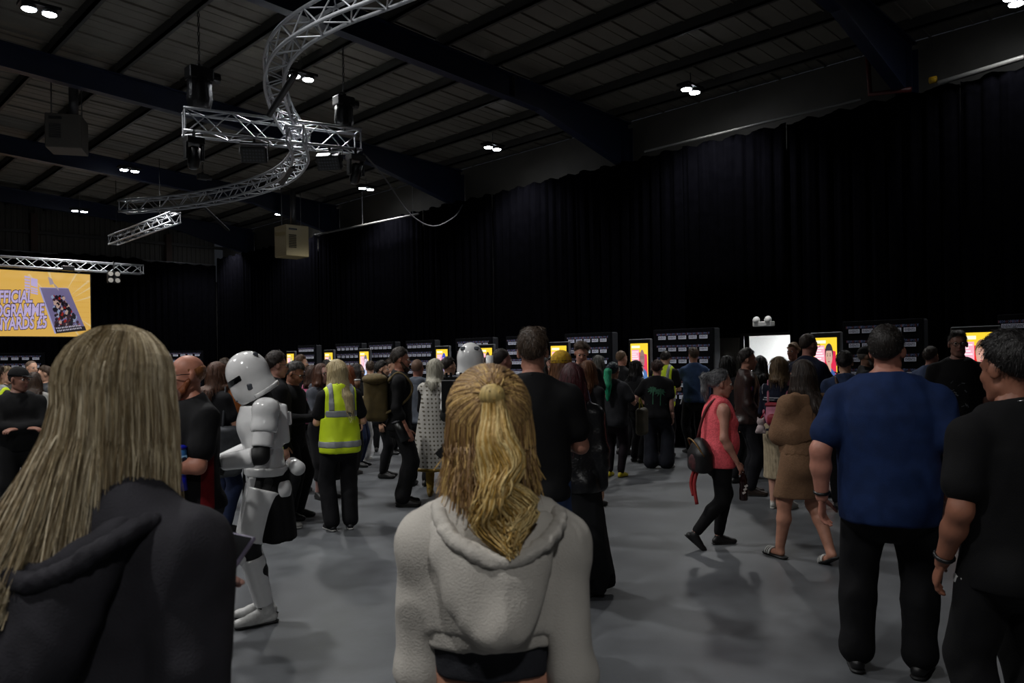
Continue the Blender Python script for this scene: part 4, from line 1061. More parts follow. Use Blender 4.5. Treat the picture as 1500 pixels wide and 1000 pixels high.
def person(px, d, h, face, label, name='person', **c):
    c['h'] = h; K = skel(c); s = K['s']
    g = ground(px, d); dirv = g[:2]/np.linalg.norm(g[:2]); yaw = math.atan2(dirv[1], dirv[0])-PI/2-math.radians(face)
    root = empty(name, g, yaw); tag(root, label, c.get('cat', 'person'), c.get('group'))
    K['seed'] = (px*.37+d*3.1) % 20; K['root'] = root; K['yaw'] = yaw; K['g'] = g; K['d'] = d
    K['toW'] = lambda p: np.array(Matrix.Translation(Vector(g))@Matrix.Rotation(yaw, 4, 'Z')@Vector(p))
    seed = (px*.37+d*3.1) % 20; rs = random.Random(int(px*10+d*100))
    vg = c.get('vox') or min(max(.0016*d+.005, .008), .026); fa = abs((face+c.get('head', (0, 0, 0))[0]+180) % 360-180); vh = min(max(.0008*d+.0032, .0045), .0135)*(1. if fa > 50 else 1.25); vb = max(vg*1.7, .032)
    K['vg'], K['vh'] = vg, vh; K['off'] = c.get('top', {}).get('off', .016)
    ms = skinmat(c.get('skin', 'c89a80'))
    hp, ears, sock, neck = head_prims(K)
    top = c.get('top', {}); bot = c.get('bot', {}); st = top.get('sleeve', 'short')
    low = bot.get('style', 'trousers')
    # --- body: one mesh (coarse under the clothes, fine at head and hands)
    bp = torso(K)+neck
    fine_a = st != 'long' and d < 9; fine_l = low in ('skirt', 'shorts')
    for i in (0, 1): bp += (arm(K, i, 'up', .5) if fine_a else arm(K, i))+(leg(K, i, 'up', .5) if fine_l else leg(K, i))
    for i in (0, 1):
        cF, RF = K['foot'][i]; bp += [cap(cF+RF@A(0, -.07, .045)*s, cF+RF@A(0, .08, .032)*s, .03*s)]
    vbb = vb; ba = [p for i in (0, 1) for p in arm(K, i)] if fine_a else []
    if fine_l: ba += [p for i in (0, 1) for p in leg(K, i)]+bp[-2:]
    VQ = [solid(bp, vbb, .03*s)]
    if ba: VQ.append(solid(ba, vg*1.15, .03*s))
    G = hp+neck
    bs = [bounds(p) for p in G+ears]; gr = Grid(np.min([b[0] for b in bs], 0), np.max([b[1] for b in bs], 0), vh)
    D = gr.field(G, .02); S_ = gr.field(sock, .004); D = -smin(-D, S_, .008); D = smin(D, gr.field(ears, .004), .006)
    VQ.append(nets(D, gr.lo, vh))
    cu = c.get('curl', (.45, .45))
    for i in (0, 1): VQ.append(solid(hand(K, i, cu[i]), min(max(.0005*d+.0028, .004), .0078), .006))
    solid_obj('body', join(VQ), ms, root)
    fa = abs((face+c.get('head', (0, 0, 0))[0]+180) % 360-180)
    if fa > 55: eyes(K, root); lips(K, root, c.get('lip', '8a4a44'))
    # --- top
    if top:
        off = top.get('off', .016)*s; hem = top.get('hem', .87)*s; tp = [grow(p, off) for p in torso(K)]
        sp = K['sp']; b = K['b']; e = K['R']@A(0, 1, 0); fl = .68 if b < 1.15 else .76
        cw = (.150 if K['f'] else .166)*s*b+off; hw = top.get('hw', .155 if not K['f'] else .160)*s*b+off
        if top.get('drape', True): tp.append(fcap(sp(.33), sp((hem-.95*s)/s if hem < .95*s else (hem/s-.95)), cw*.97, hw, e, fl))
        nd = K['R']@A(0, .32, 1.0); nd = nrm(nd); np_ = K['N']+A(0, 0, top.get('neck', .032))*s
        rag = top.get('rag', 0.)
        # the hem follows the lean of the spine
        ht = K['R']@A(0, 0, 1) if hem > .98*s else A(0, 0, 1); hc = sp(hem/s-.95) if hem > .98*s else A(0, 0, hem)
        cl = lambda X, Y, Z: np.maximum(-((X-hc[0])*ht[0]+(Y-hc[1])*ht[1]+(Z-hc[2])*ht[2])+rag*np.sin(X*40+Y*31), (X-np_[0])*nd[0]+(Y-np_[1])*nd[1]+(Z-np_[2])*nd[2])
        if st == 'none':
            cl_b = cl; aw = abs(K['sh'][0][0])*.80
            cl = lambda X, Y, Z: np.maximum(cl_b(X, Y, Z), np.where(Z > K['sh'][0][2]-.11*s, np.abs(X)-aw-.6*np.maximum(K['sh'][0][2]-.04*s-Z, 0), -1))
        sl = []; so = top.get('soff', .014)*s
        for i in (0, 1):
            if st == 'short': 
                S, E = K['sh'][i], K['el'][i]; sl += [grow(p, so) for p in arm(K, i, 'up', .62)]; sl.append(cap(S, S+(E-S)*.66, .050*s*K['bl']+so*.8, .056*s*K['bl']+so))
            elif st == 'long': sl += [grow(p, so) for p in arm(K, i, 'both', 1, .98)]
            elif st == '34': sl += [grow(p, so) for p in arm(K, i, 'both', 1, .40)]
        gs = [(tp, cl)]+([(sl, None)] if sl else [])
        sh_o = solid_obj(top.get('name', 'shirt'), solid(None, vg if d < 3 else vg*1.15, .03*s, groups=gs, k2=.022*s, wr=top.get('wr', .006), wf=top.get('wf', 9), seed=seed), top['m'], root)
        K['top_obj'] = sh_o; K['top_prims'] = tp
        if top.get('collar', st == 'short'):
            N = K['N']; ring = [N+K['R']@A(((.048 if K['f'] else .056)*K['b']**.35+.012)*math.cos(a), ((.048 if K['f'] else .056)*K['b']**.35+.012)*math.sin(a)+.004, .016+.014*math.sin(-a))*s for a in [2*PI*k/12 for k in range(13)]]
            solid_obj('collar', solid([cap(p, q, (.013 if top.get('collar') else .009)*s) for p, q in zip(ring[:-1], ring[1:])], min(vg, .009), .008), top.get('collar_m', top['m']), sh_o)
        if top.get('hood'):
            N = K['N']; hp_ = [ell(N+K['R']@A(0, -.070, -.062)*s, A(.145, .040, .062)*s, K['R'])]+[cap(N+K['R']@A(sg*.105, .06, -.035)*s, N+K['R']@A(sg*.085, -.075, -.005)*s, .024*s, .03*s) for sg in (-1, 1)]+[cap(N+K['R']@A(-.085, -.075, -.005)*s, N+K['R']@A(.085, -.075, -.005)*s, .026*s)]
            solid_obj('hood', solid(hp_, vg, .04, wr=.006, seed=seed), top['m'], sh_o)
    # --- bottoms
    if bot and low != 'none':
        off = bot.get('off', .014)*s; op = min(off, (top.get('off', .016)-.008)*s if top else off); pl = [grow(p, op*.7) for p in torso(K)[:2]]+[grow(p, op) for p in torso(K)[-2:]]
        wz = K['sp'](.09)[2]; fl_ = bot.get('flare', .01)*s; q = K['bl']*s
        if low in ('trousers', 'shorts'):
            f2 = bot.get('len', .94)
            for i in (0, 1):
                Hp, Kn, An = K['hip'][i], K['knee'][i], K['ank'][i]
                if low == 'trousers':
                    pl += [grow(p_, off) for p_ in leg(K, i, 'both', 1, f2)]+[cap(Hp+(Kn-Hp)*.3, Kn, .07*q+off, .054*q+off+fl_*.5), cap(Kn, Kn+(An-Kn)*f2, .054*q+off+fl_*.5, .034*q+off+fl_)]
                    if bot.get('stack'): pl += [cap(Kn+(An-Kn)*(f2-.10), Kn+(An-Kn)*f2, .040*q+off+fl_, .044*q+off+fl_)]
                else:
                    pl += [cap(Hp, Hp+(Kn-Hp)*.92, .09*q+off, .075*q+off+fl_)]
            cl = lambda X, Y, Z: Z-wz+0*X+0*Y
            if low == 'shorts':
                kz = min(K['knee'][0][2], K['knee'][1][2])+bot.get('up', -.02)
                cl0 = cl; cl = lambda X, Y, Z: np.maximum(cl0(X, Y, Z), kz-Z)
            o = solid_obj(bot.get('name', 'trousers' if low == 'trousers' else 'shorts'), solid(pl, vg*1.5, .02*s, cl, wr=min(bot.get('wr', .007), off*.5), wf=10, seed=seed+7), bot['m'], root)
        else:   # skirts
            hz = bot.get('hem', .45)*s; r1 = bot.get('r', .26)*s; a0 = K['sp'](.06); cx = (K['knee'][0]+K['knee'][1])/2; e1 = A(cx[0], cx[1], hz-.02)
            pl += [fcap(a0, e1, (.16*s*K['b']), r1, A(0, 1, 0), bot.get('flat', .8))]
            for i in (0, 1): pl.append(cap(K['hip'][i], K['knee'][i], .095*q+off, .075*q+off))
            rg = bot.get('rag', 0)
            cl = lambda X, Y, Z: np.maximum(Z-wz+0*X+0*Y, hz+rg*np.sin(9*np.arctan2(X, Y)+4*X)-Z)
            V, Q = solid(pl, vg, .04*s, cl, wr=bot.get('wr', .006), wf=8, seed=seed, aniso=(1, 1, .2))
            np_l = bot.get('pleats', 0)
            if np_l:
                th = np.arctan2(V[:, 1]-e1[1]*.5, V[:, 0]); f = np.clip((wz-V[:, 2])/(wz-hz), 0, 1); rad = V[:, :2]*1.0; rad /= np.linalg.norm(rad, axis=1, keepdims=True)+1e-6
                V[:, :2] += rad*(bot.get('pa', .012)*f*np.sin(np_l*th))[:, None]
            o = solid_obj(bot.get('name', 'skirt'), (V, Q), bot['m'], root)
        K['bot_obj'] = o
    # --- shoes
    sh = c.get('shoes', ('161616', '161616'))
    if sh:
        for i in (0, 1): shoe(K, i, min(max(vg*.9, .008), .017), mat('shoe_'+sh[0], sh[0], .5), mat('sole_'+sh[1], sh[1], .6), root, sh[2] if len(sh) > 2 else 0)
    # --- hair
    hr = c.get('hair')
    if hr:
        st_, c1, c2 = hr[0], hr[1], hr[2]; opt = hr[3] if len(hr) > 3 else {}
        gs = hair_prims(K, st_, opt.get('th', .012 if st_ not in ('buzz', 'bald', 'fade') else .004), opt.get('L', .35), rs, opt.get('spread', 1.), opt.get('bk', 0.))
        VQ = solid(None, max(vh*1.35, .0065), opt.get('k', .014 if st_ != 'curly' else .008), groups=gs, k2=.02, wr=opt.get('wr', .0045 if st_ in ('short', 'curly') else .003), wf=34, seed=seed, aniso=(1, 1, .25) if st_ not in ('short', 'curly') else (1, 1, .8), taper=opt.get('th', .012 if st_ not in ('buzz', 'bald', 'fade') else .004)*.9+.003)
        K['hair_obj'] = solid_obj('hair', VQ, hairmat(c1, c2), root)
        if st_ not in ('bald', 'shell'): fuzz(K, st_, c1, c2, opt)
    if c.get('beard'): beard(K, root, hairmat(*c['beard']), max(vh, .005))
    if c.get('glasses'): glasses(K, root)
    return K
# ---- accessories worn or carried
def thing_at(name, K, p, label, cat, rz=0., group=None):
    t = empty(name, K['toW'](p), K['yaw']+rz); tag(t, label, cat, group); return t
def capsule_strap(pts, r, flat, m, name, parent):
    return MB().tube(pts, r, 6).build(name, m, parent, True)
def backpack(K, m, m2, label, w_=.16, d_=.085, h_=.21, z=.25, y=-.11, strap_m=None):
    sp = K['sp']; R = K['R']; s = K['s']; c = sp(z, y-d_-.03*K['b']); t = thing_at('backpack', K, c, label, 'backpack')
    vg = max(K['vg']*.8, .008); L = lambda x, y_, z_: R@A(x, y_, z_)
    solid_obj('main_compartment', solid([rbox(L(0, 0, 0), A(w_, d_, h_), R, .06), ell(L(0, -.02, -h_*.35), A(w_*1.02, d_*1.05, h_*.6), R)], vg, .03, wr=.008, wf=10), m, t)
    solid_obj('front_pocket', solid([rbox(L(0, -d_-.01, -h_*.35), A(w_*.75, .04, h_*.45), R, .035)], vg, .02, wr=.005), m2, t)
    solid_obj('top_flap', solid([fcap(L(-w_*.6, -.01, h_*.85), L(w_*.6, -.01, h_*.85), d_*1.05, d_*1.05, L(0, 0, 1), .45)], vg, .02, wr=.004), m2, t)
    for sg in (-1, 1):
        pts = [L(sg*.09, d_, h_*.7), sp(.50, -.02, sg*.115)+A(0, 0, .035)-c, sp(.42, .085, sg*.115)+A(0, .03*K['b'], 0)-c, sp(.30, .09, sg*.125)+A(0, .03*K['b'], 0)-c, sp(.18, .0, sg*.17*K['b'])+A(sg*.02, 0, 0)-c, L(sg*w_*.8, d_*.6, -h_*.7)]
        MB().tube(crom(pts, 4), .016, 6).build('shoulder_strap', strap_m or m2, t, True)
    return t
def phone(K, p, rot, label, m=None, size=(.037, .005, .077), screen=None):
    t = thing_at('phone', K, p, label, 'phone'); R = np.array(Euler(rot).to_matrix())
    MB().box((0, 0, 0), size, R).build('case', m or m_blackp, t, bevel=.004)
    MB().box(R@A(0, -size[1]-.001, 0), (size[0]*.92, .001, size[2]*.94), R).build('display', screen or mat('dark_glass', '08090c', .1), t)
    MB().box(R@A(size[0]*.5, size[1]+.001, size[2]*.72), (size[0]*.35, .002, size[0]*.35), R).build('camera_bump', m_blackp, t)
    return t
def cap_hat(K, m, parent, back=False):
    H, R, q = K['H'], K['RH'], K['hs']; P = lambda x, y, z: H+R@A(x, y, z)*q; lf = local_fn(K)
    cl = lambda X, Y, Z: (.038-lf(X, Y, Z)[2])*q
    o = solid_obj('cap_crown', solid([ell(P(0, -.012, .034), A(.092, .112, .108)*q, R)], K['vh']*1.2, .01, cl), m, parent)
    solid_obj('cap_brim', solid([fcap(P(0, .085, .050), P(0, .135, .040), .072*q, .05*q, R@A(0, .25, 1), .09)], K['vh'], .004), m, o)
    return o
def strand_mesh(name, paths, r0, r1, mats, parent, nside=3, bell=.7, rs=None):
    """locks of hair: tapered three-sided strands, all of one part"""
    P = np.array(paths); n, k, _ = P.shape
    T = np.gradient(P, axis=1); T /= np.linalg.norm(T, axis=2, keepdims=True)+1e-9
    up = np.array([.3, .9, .2]); U = np.cross(T, up); U /= np.linalg.norm(U, axis=2, keepdims=True)+1e-9; W = np.cross(T, U)
    t = np.linspace(0, 1, k); rad = (r0+(r1-r0)*t)[None, :, None]*RNG.uniform(.7, 1.3, (n, 1, 1))
    ph = RNG.uniform(0, 6.28, (n, 1, 1)); V = []
    for j in range(nside):
        a = ph+2*PI*j/nside; V.append(P+rad*(np.cos(a)*U+np.sin(a)*W))
    V = np.stack(V, 2)                                   # n,k,nside,3
    idx = np.arange(n*k*nside).reshape(n, k, nside); Q = []
    for j in range(nside if nside > 2 else 1):
        j2 = (j+1) % nside; Q.append(np.stack([idx[:, :-1, j], idx[:, :-1, j2], idx[:, 1:, j2], idx[:, 1:, j]], -1).reshape(-1, 4))
    mi = np.repeat(RNG.integers(0, len(mats), n), k-1); mi = np.tile(mi, nside if nside > 2 else 1)
    o = bpy.data.objects.new(name, mesh_np(name, V.reshape(-1, 3), np.concatenate(Q), mats, True, mi)); o['kind'] = 'stuff'
    return link(o, parent)
def spline_paths(C, n):
    """C: (m, c, 3) control points -> (m, n, 3) Catmull-Rom"""
    C = np.asarray(C, float); m, c, _ = C.shape; E = np.concatenate([C[:, :1]*2-C[:, 1:2], C, C[:, -1:]*2-C[:, -2:-1]], 1)
    u = np.linspace(0, c-1-1e-6, n); i = u.astype(int); t = (u-i)[None, :, None]
    p0, p1, p2, p3 = (E[:, i+k] for k in range(4))
    return .5*(2*p1+(p2-p0)*t+(2*p0-5*p1+4*p2-p3)*t*t+(3*p1-p0-3*p2+p3)*t**3)
def decal(K, obj, polys, axis, m, name, off=.004):
    """flat print laid onto a garment: polygons in (x, z), dropped on the cloth along +-y"""
    me = obj.data; bv = BVHTree.FromPolygons([v.co for v in me.vertices], [tuple(p.vertices) for p in me.polygons]); b = MB()
    for poly in polys:
        vs = []
        for (x, z) in poly:
            hit = bv.ray_cast(Vector((x, -axis*1.0, z)), Vector((0, axis, 0)))
            if hit[0] is None: vs = None; break
            vs.append(hit[0]-Vector((0, axis*off, 0)))
        if vs: b.poly(vs)
    if b.f: b.build(name, m, obj)
# ------------------------------------------------------------------ the people
BLK = cloth('101013'); BLK2 = cloth('17171b'); NAVY = cloth('141a30'); DGREY = cloth('26272b'); GREY = cloth('6c7078'); JEAN = cloth('1d2640'); JEAN2 = cloth('34486e'); LEATHER = mat('black_leather', '101012', .32, var=.2, scale=8, bump=.3, bscale=60)
WHITE_C = cloth('c4c2bc'); DENIM = cloth('33466b'); DENIM2 = cloth('222f4c')
BSH = ('121214', '121214'); WSH = ('b8b8b4', 'd0d0cc'); BWS = ('141416', 'c8c8c4')
def T(m, sleeve='short', **k): return dict(m=m, sleeve=sleeve, **k)
def B(m, style='trousers', **k): return dict(m=m, style=style, **k)
WALKR = ((-.09, .26, 0, 0, 0), (.09, -.24, .05, -10, -38))

def lay_hood(K, m, yo=0., sc=1., wr=.009):
    """a hood lying open on the upper back: pouch, hollow and gathered rim"""
    N = K['N']+A(0, yo, 0); S = lambda x, y, z: N+A(x, y, z)*sc
    rim = crom([S(-.095, .06, -.03), S(-.105, -.03, -.012), S(-.088, -.095, -.045), S(-.05, -.132, -.072), S(.01, -.143, -.096), S(.07, -.136, -.085), S(.125, -.105, -.05), S(.138, -.035, -.028), S(.12, .06, -.045)], 3)
    pouch = [ell(S(.005, -.112, -.16), A(.095, .042, .085)*sc), ell(S(.0, -.09, -.09), A(.112, .045, .075)*sc), cap(S(-.092, -.06, -.05), S(-.01, -.132, -.225), .028, .022), cap(S(.105, -.06, -.05), S(.03, -.132, -.225), .030, .022), ell(S(.015, -.125, -.215), A(.05, .032, .045)*sc)]
    hole = [ell(S(.005, -.095, .0), A(.080, .07, .10)*sc, rotx(.5))]
    G_ = Grid(N+A(-.22, -.26, -.38), N+A(.22, .1, .06), .0065); D_ = G_.field(pouch, .04); Hh = G_.field(hole, .02); D_ = -smin(-D_, Hh, .02); V_, Q_ = nets(D_, G_.lo, .0065); V_ = wrinkle(V_, Q_, wr, 14, 2.2)
    ho = solid_obj('hood', (V_, Q_), m, K['top_obj'])
    solid_obj('hood_rim', solid([cap(a, b_, .0125) for a, b_ in zip(rim[:-1], rim[1:])], .005, .012, wr=.004, wf=60, seed=4), m, ho)
# --- 1 blonde woman with long loose hair, nearest on the left
K = person(163, 1.36, 1.735, 48, 'woman with long straight blonde hair in a charcoal hooded top, nearest on the left', fem=True, build=1.04, top=T(cloth('2b2a2f'), 'long', off=.028, soff=.026, hem=.84, name='hooded_top', wr=.012, wf=11, drape=True), bot=B(BLK), hair=('shell', '8a7a60', 'a39274', dict(th=.010)), head=(6, 8, 0), arms=(((-.15, .115, -.155), (.3, -.5, -1)), ((-.10, .12, -.44), (.7, -.6, -.3))), skin='c8988a', vox=.009)
lay_hood(K, K['top_obj'].data.materials[0], -.016, 1.08, .012)
def loose_hair(K, n, L, part, fan, seed=1, jit=.008, rx=.088, ry=.110):
    H, R, q = K['H'], K['RH'], K['hs']; rg = np.random.default_rng(seed); C = []
    back = R@A(0, -1, 0); back[2] = 0; back = nrm(back); sid = R@A(1, 0, 0); sid[2] = 0; sid = nrm(sid); dn = A(0, 0, -1.)
    for i in range(n):
        ph = math.radians(rg.uniform(-118, 118)); sgn = 1 if ph >= 0 else -1; y0 = .075*math.cos(ph)*-1.+rg.uniform(-.03, .03); y0 = min(max(y0, -.09), .085)
        g = rg.uniform(.985, 1.03)
        E = lambda a, el: H+R@(A(rx*g*math.sin(a)*math.cos(el), -ry*g*math.cos(a)*math.cos(el)-.014, .034+.106*g*math.sin(el)))*q
        top = H+R@A(part+sgn*.003, y0*.75-.01, .034+.106*g*math.sqrt(max(0, 1-(y0*.75/ry)**2)))*q
        e0 = math.radians(rg.uniform(-4, 4)); out = sid*math.sin(ph)+back*math.cos(ph); ll = L(ph, rg); f = fan(ph, rg)
        p2 = E(ph, e0)
        p3 = p2+dn*.07*q+out*.003+rg.normal(0, jit*.3, 3); p4 = p2+dn*ll*.55+f*.42+rg.normal(0, jit*.6, 3); p5 = p2+dn*ll+f+rg.normal(0, jit*1.3, 3)
        C.append([top, E(ph, math.radians(62)), E(ph, math.radians(40)), E(ph, math.radians(20)), p2, p3, p4, p5])
    return spline_paths(C, 13)
hb = [hairmat('8a7a60', 'a39274'), hairmat('aa9a7c', 'c4b594'), hairmat('bcae92', 'd6c9ac'), hairmat('6d5d45', '8a7858')]
_H, _R = K['H'], K['RH']; _b = _R@A(0, -1, 0); _b[2] = 0; _b = nrm(_b); _s = nrm(A(*(_R@A(1, 0, 0))[:2], 0))
def fan1(ph, rg):
    t_ = min(max((.75-ph)/1.3, 0), 1)              # right-hand hair hangs straight, the rest slides down her back
    return _b*(.03+.15*t_)*max(math.cos(ph*.8), .15)-_s*.07*max(-math.sin(ph), 0)*1.0+_s*.012*max(math.sin(ph), 0)
def len1(ph, rg): t_ = min(max((.75-ph)/1.3, 0), 1); return rg.uniform(.25, .29)+t_*rg.uniform(.08, .18)
strand_mesh('hair_strands', loose_hair(K, 8500, len1, 0., fan1, 3, .006), .0021, .0009, hb, K['root'], 2)
p = np.array(onT(324, 834, 1.52)); t = empty('phone', p, -TH-.3); tag(t, 'lavender-edged phone held low by the blonde woman on the left', 'phone')
Rp = np.array(Euler((-.75, .0, -.35)).to_matrix())
MB().box((0, 0, 0), (.038, .0045, .078), Rp).build('case', mat('lavender_case', '6a6478', .4), t, bevel=.004)
MB().box(Rp@A(0, -.0052, 0), (.034, .0008, .073), Rp).build('display', mat('dark_glass', '0b0c10', .12), t)
MB().box(Rp@A(-.004, -.0065, .02), (.008, .0005, .010), Rp).build('app_icon', emit('phone_icon', '6a8a3a', .35), t)

# --- 2 woman in the cropped white hooded top, ponytail
K = person(716, 1.64, 1.655, 0, 'woman with a blonde wavy ponytail in a cropped white hooded top, seen from behind', fem=True, build=.91, top=T(mat('white_fleece', 'b9b4ac', .9, var=.06, scale=10, bump=.25, bscale=260, spec=.2), 'long', off=.020, soff=.013, hem=1.195, hw=.126, name='hooded_top', wr=.012, wf=10), bot=B(mat('maroon_leggings', '1c0d10', .7), off=.006), hair=('shell', '7a5a38', '96744a', dict(th=.008, wr=.002)), head=(-4, 6, 0), arms=(((-.13, .22, -.27), (.30, -.35, -1)), ((-.10, .17, -.31), (.35, -.6, -1))), skin='c08a72', vox=.0075)
s = K['s']; sp = K['sp']; N = K['N']; wf_ = MATS['white_fleece']
# waistband rib, tank top underneath, hood lying on the back
c0 = sp(.225); tpv = [grow(q, .016*s) for q in torso(K)[:5]]+[fcap(sp(.30), sp(.20), .142*s, .134*s, A(0, 1, 0), .70)]
cl = lambda X, Y, Z: np.maximum(Z-(c0[2]+.045), (c0[2]-.014)-Z)+0*X
solid_obj('waistband', solid(tpv, .006, .03*s, cl, wr=.003, wf=30), wf_, K['top_obj'])
cl2 = lambda X, Y, Z: np.maximum(Z-(c0[2]+.03), (c0[2]-.075)-Z)+0*X
solid_obj('tank_top', solid([grow(q, .009*s) for q in torso(K)[:5]], .007, .03, cl2, wr=.003, wf=18), cloth('2b2c31'), K['root'])
lay_hood(K, wf_)
# gathered hair and the wavy tail
H, R, q = K['H'], K['RH'], K['hs']; rg = np.random.default_rng(5)
tie = H+R@A(0, -.120, .066)*q
hp2 = [hairmat('8a6c48', 'ac8a5c'), hairmat('b8965c', 'd0ae6c'), hairmat('cfb274', 'e4ca8c'), hairmat('6f5438', '8a6a46')]
C = []
for i in range(1500):
    a = rg.uniform(0, 2*PI); el_ = rg.uniform(-.75, .5)
    # start on the hairline ring, run over the skull to the tie
    ph = rg.uniform(-PI, PI); z0 = .03+.085*math.cos(ph)*(1 if math.cos(ph) > 0 else .95); x0 = .086*math.sin(ph)
    y0 = .05 if math.cos(ph) > 0 else -.03-.05*(-math.cos(ph)); y0 += rg.uniform(-.015, .02)
    if math.cos(ph) > 0: y0 = .06*math.cos(ph)**.5+rg.uniform(-.03, .02)
    d0 = A(x0, y0, z0-.03); d0 = d0/np.linalg.norm(d0/A(.090, .110, .105)); st_ = H+R@(d0+A(0, -.016, .032))*q
    de = A(0, -.112, .045); m1 = []
    for f in (.33, .66):
        dm = d0*(1-f)+de*f; dm = dm/np.linalg.norm(dm/A(.0925, .113, .108)); m1.append(H+R@(dm+A(0, -.016, .032))*q)
    C.append([st_, m1[0], m1[1], tie+rg.normal(0, .007, 3), tie+R@A(0, -.02, 0)+rg.normal(0, .007, 3)])
strand_mesh('hair_strands', spline_paths(C, 12), .0026, .0020, hp2[:2]+hp2[3:], K['root'])
def len2(ph, rg): return rg.uniform(.13, .20)
strand_mesh('loose_hair_strands', [p_ for p_ in loose_hair(K, 4200, len2, 0., lambda ph, rg: -nrm(A(*(K['RH']@A(0, 1, 0))[:2], 0))*.015*max(math.cos(ph), 0), 8)[:, 5:]], .0020, .0009, [hp2[0], hp2[1], hp2[3]], K['root'], 2)
C = []
for i in range(1000):
    a = rg.uniform(0, 2*PI); r_ = math.sqrt(rg.uniform(0, 1)); ox, oy = r_*math.cos(a), r_*math.sin(a); ln = rg.uniform(.25, .30)*(1 if r_ < .8 else .95); ph = rg.normal(0, .35)
    pts_ = [tie+A(ox*.016, oy*.012-.022, .010)]
    for k, f in enumerate((.12, .3, .5, .68, .84, 1.0)):
        wd = (.024, .036, .040, .044, .046, .026)[k]; wv = (.0, .006, .014, .020, .024, .020)[k]
        pts_.append(tie+A(ox*wd+.022*f+wv*math.sin(f*15+ph+ox*1.2), -.045*min(1, f*5)+oy*wd*.7-.018*f+wv*.6*math.cos(f*15+ph), -.005-ln*f+.01*ox))
    C.append(pts_)
strand_mesh('ponytail_strands', spline_paths(C, 18), .0032, .0016, hp2[1:3]+[hairmat('d4b878', 'ecd498'), hairmat('a8843f', 'c09a50')], K['root'])
solid_obj('hair_tie', solid([ell(tie+A(0, -.020, .0), A(.026, .024, .024))], .004, .004), mat('pale_elastic', 'c0a668', .6, var=.25, scale=60, stretch=(3, 3, .3)), K['root'])

# --- 3 ginger man with glasses
K = person(279, 4.6, 1.735, -112, 'ginger bearded man in glasses and a black and red polo shirt holding out his forearm', top=T(cloth('131315'), hem=.84, off=.022, name='polo_shirt', collar=True, collar_m=cloth('7a1414')), bot=B(cloth('2a2b2e'), flare=.03), hair=('bald', '7a4a28', '8f5a32'), beard=('6e3a1c', '8a4c28'), glasses=True, skin='b87c66', build=1.12, head=(5, 4, 0), arms=('hold', ((.02, .27, -.25), (.5, -.6, -.5), (0, 1, .05))))
sp = K['sp']; s = K['s']
# lanyard ribbon and red side panel
MB().tube(crom([sp(.52, -.08, 0), sp(.50, 0, -.09), sp(.38, .15, -.05), sp(.28, .165, 0), sp(.38, .15, .05), sp(.50, 0, .09), sp(.52, -.08, 0)], 4), .012, 6).build('lanyard', mat('red_ribbon', '96180f', .6), K['root'], True)
tp_ = [grow(q_, .027*s) for q_ in torso(K)]+[fcap(sp(.33), sp(-.10), .166*s*1.12+.027*s, .155*s*1.12+.027*s, A(0, 1, 0), .68)]
solid_obj('red_panel', solid(tp_, .011, .03, lambda X, Y, Z: np.maximum(np.maximum(np.abs(Y+.01)-.045, Z-1.22*s), .845*s-Z)+0*X), cloth('6a1016'), K['top_obj'])
MB().tube([K['wr'][1]+K['hd'][1]*-.03+A(.0, .0, 0)+.033*(math.cos(a)*A(1, 0, 0)+math.sin(a)*A(0, 0, 1)) for a in [2*PI*k/12 for k in range(13)]], .008, 6, cap=False).build('wristband', mat('green_band', '3f8a4a', .6), K['root'], True)
p = np.array(onT(263, 718, 4.35)); t = empty('collection_bucket', p, .3); tag(t, 'blue collecting tin with a pale label hanging in front of the ginger man', 'bucket')
MB().lathe((0, 0, 0), [(.045, 0), (.04, .05), (.035, .10)], 18).build('base', mat('bright_blue', '1420a8', .4), t, True)
MB().lathe((0, 0, .08), [(.034, 0), (.043, .03), (.043, .14), (.041, .15)], 18).build('drum', mat('blue_label', '3f7fc4', .45, var=.05), t, True)
MB().lathe((0, 0, .095), [(.0445, 0), (.0445, .022)], 18).build('label_stripe', mat('orange_label', 'b0663a', .5), t, True)
MB().lathe((0, 0, .15), [(.0445, 0), (.0445, .045)], 18).build('label_print', mat('pale_label', '8ab4d8', .5), t, True)
MB().lathe((0, 0, .23), [(.044, 0), (.045, .012), (.03, .02)], 18).build('lid', mat('bright_blue', '1420a8', .4), t, True)
MB().ball((0, -.0445, .175), (.02, .004, .012), 10, 6).build('cloud_print', mat('navy_print', '14203a', .5), t, True)

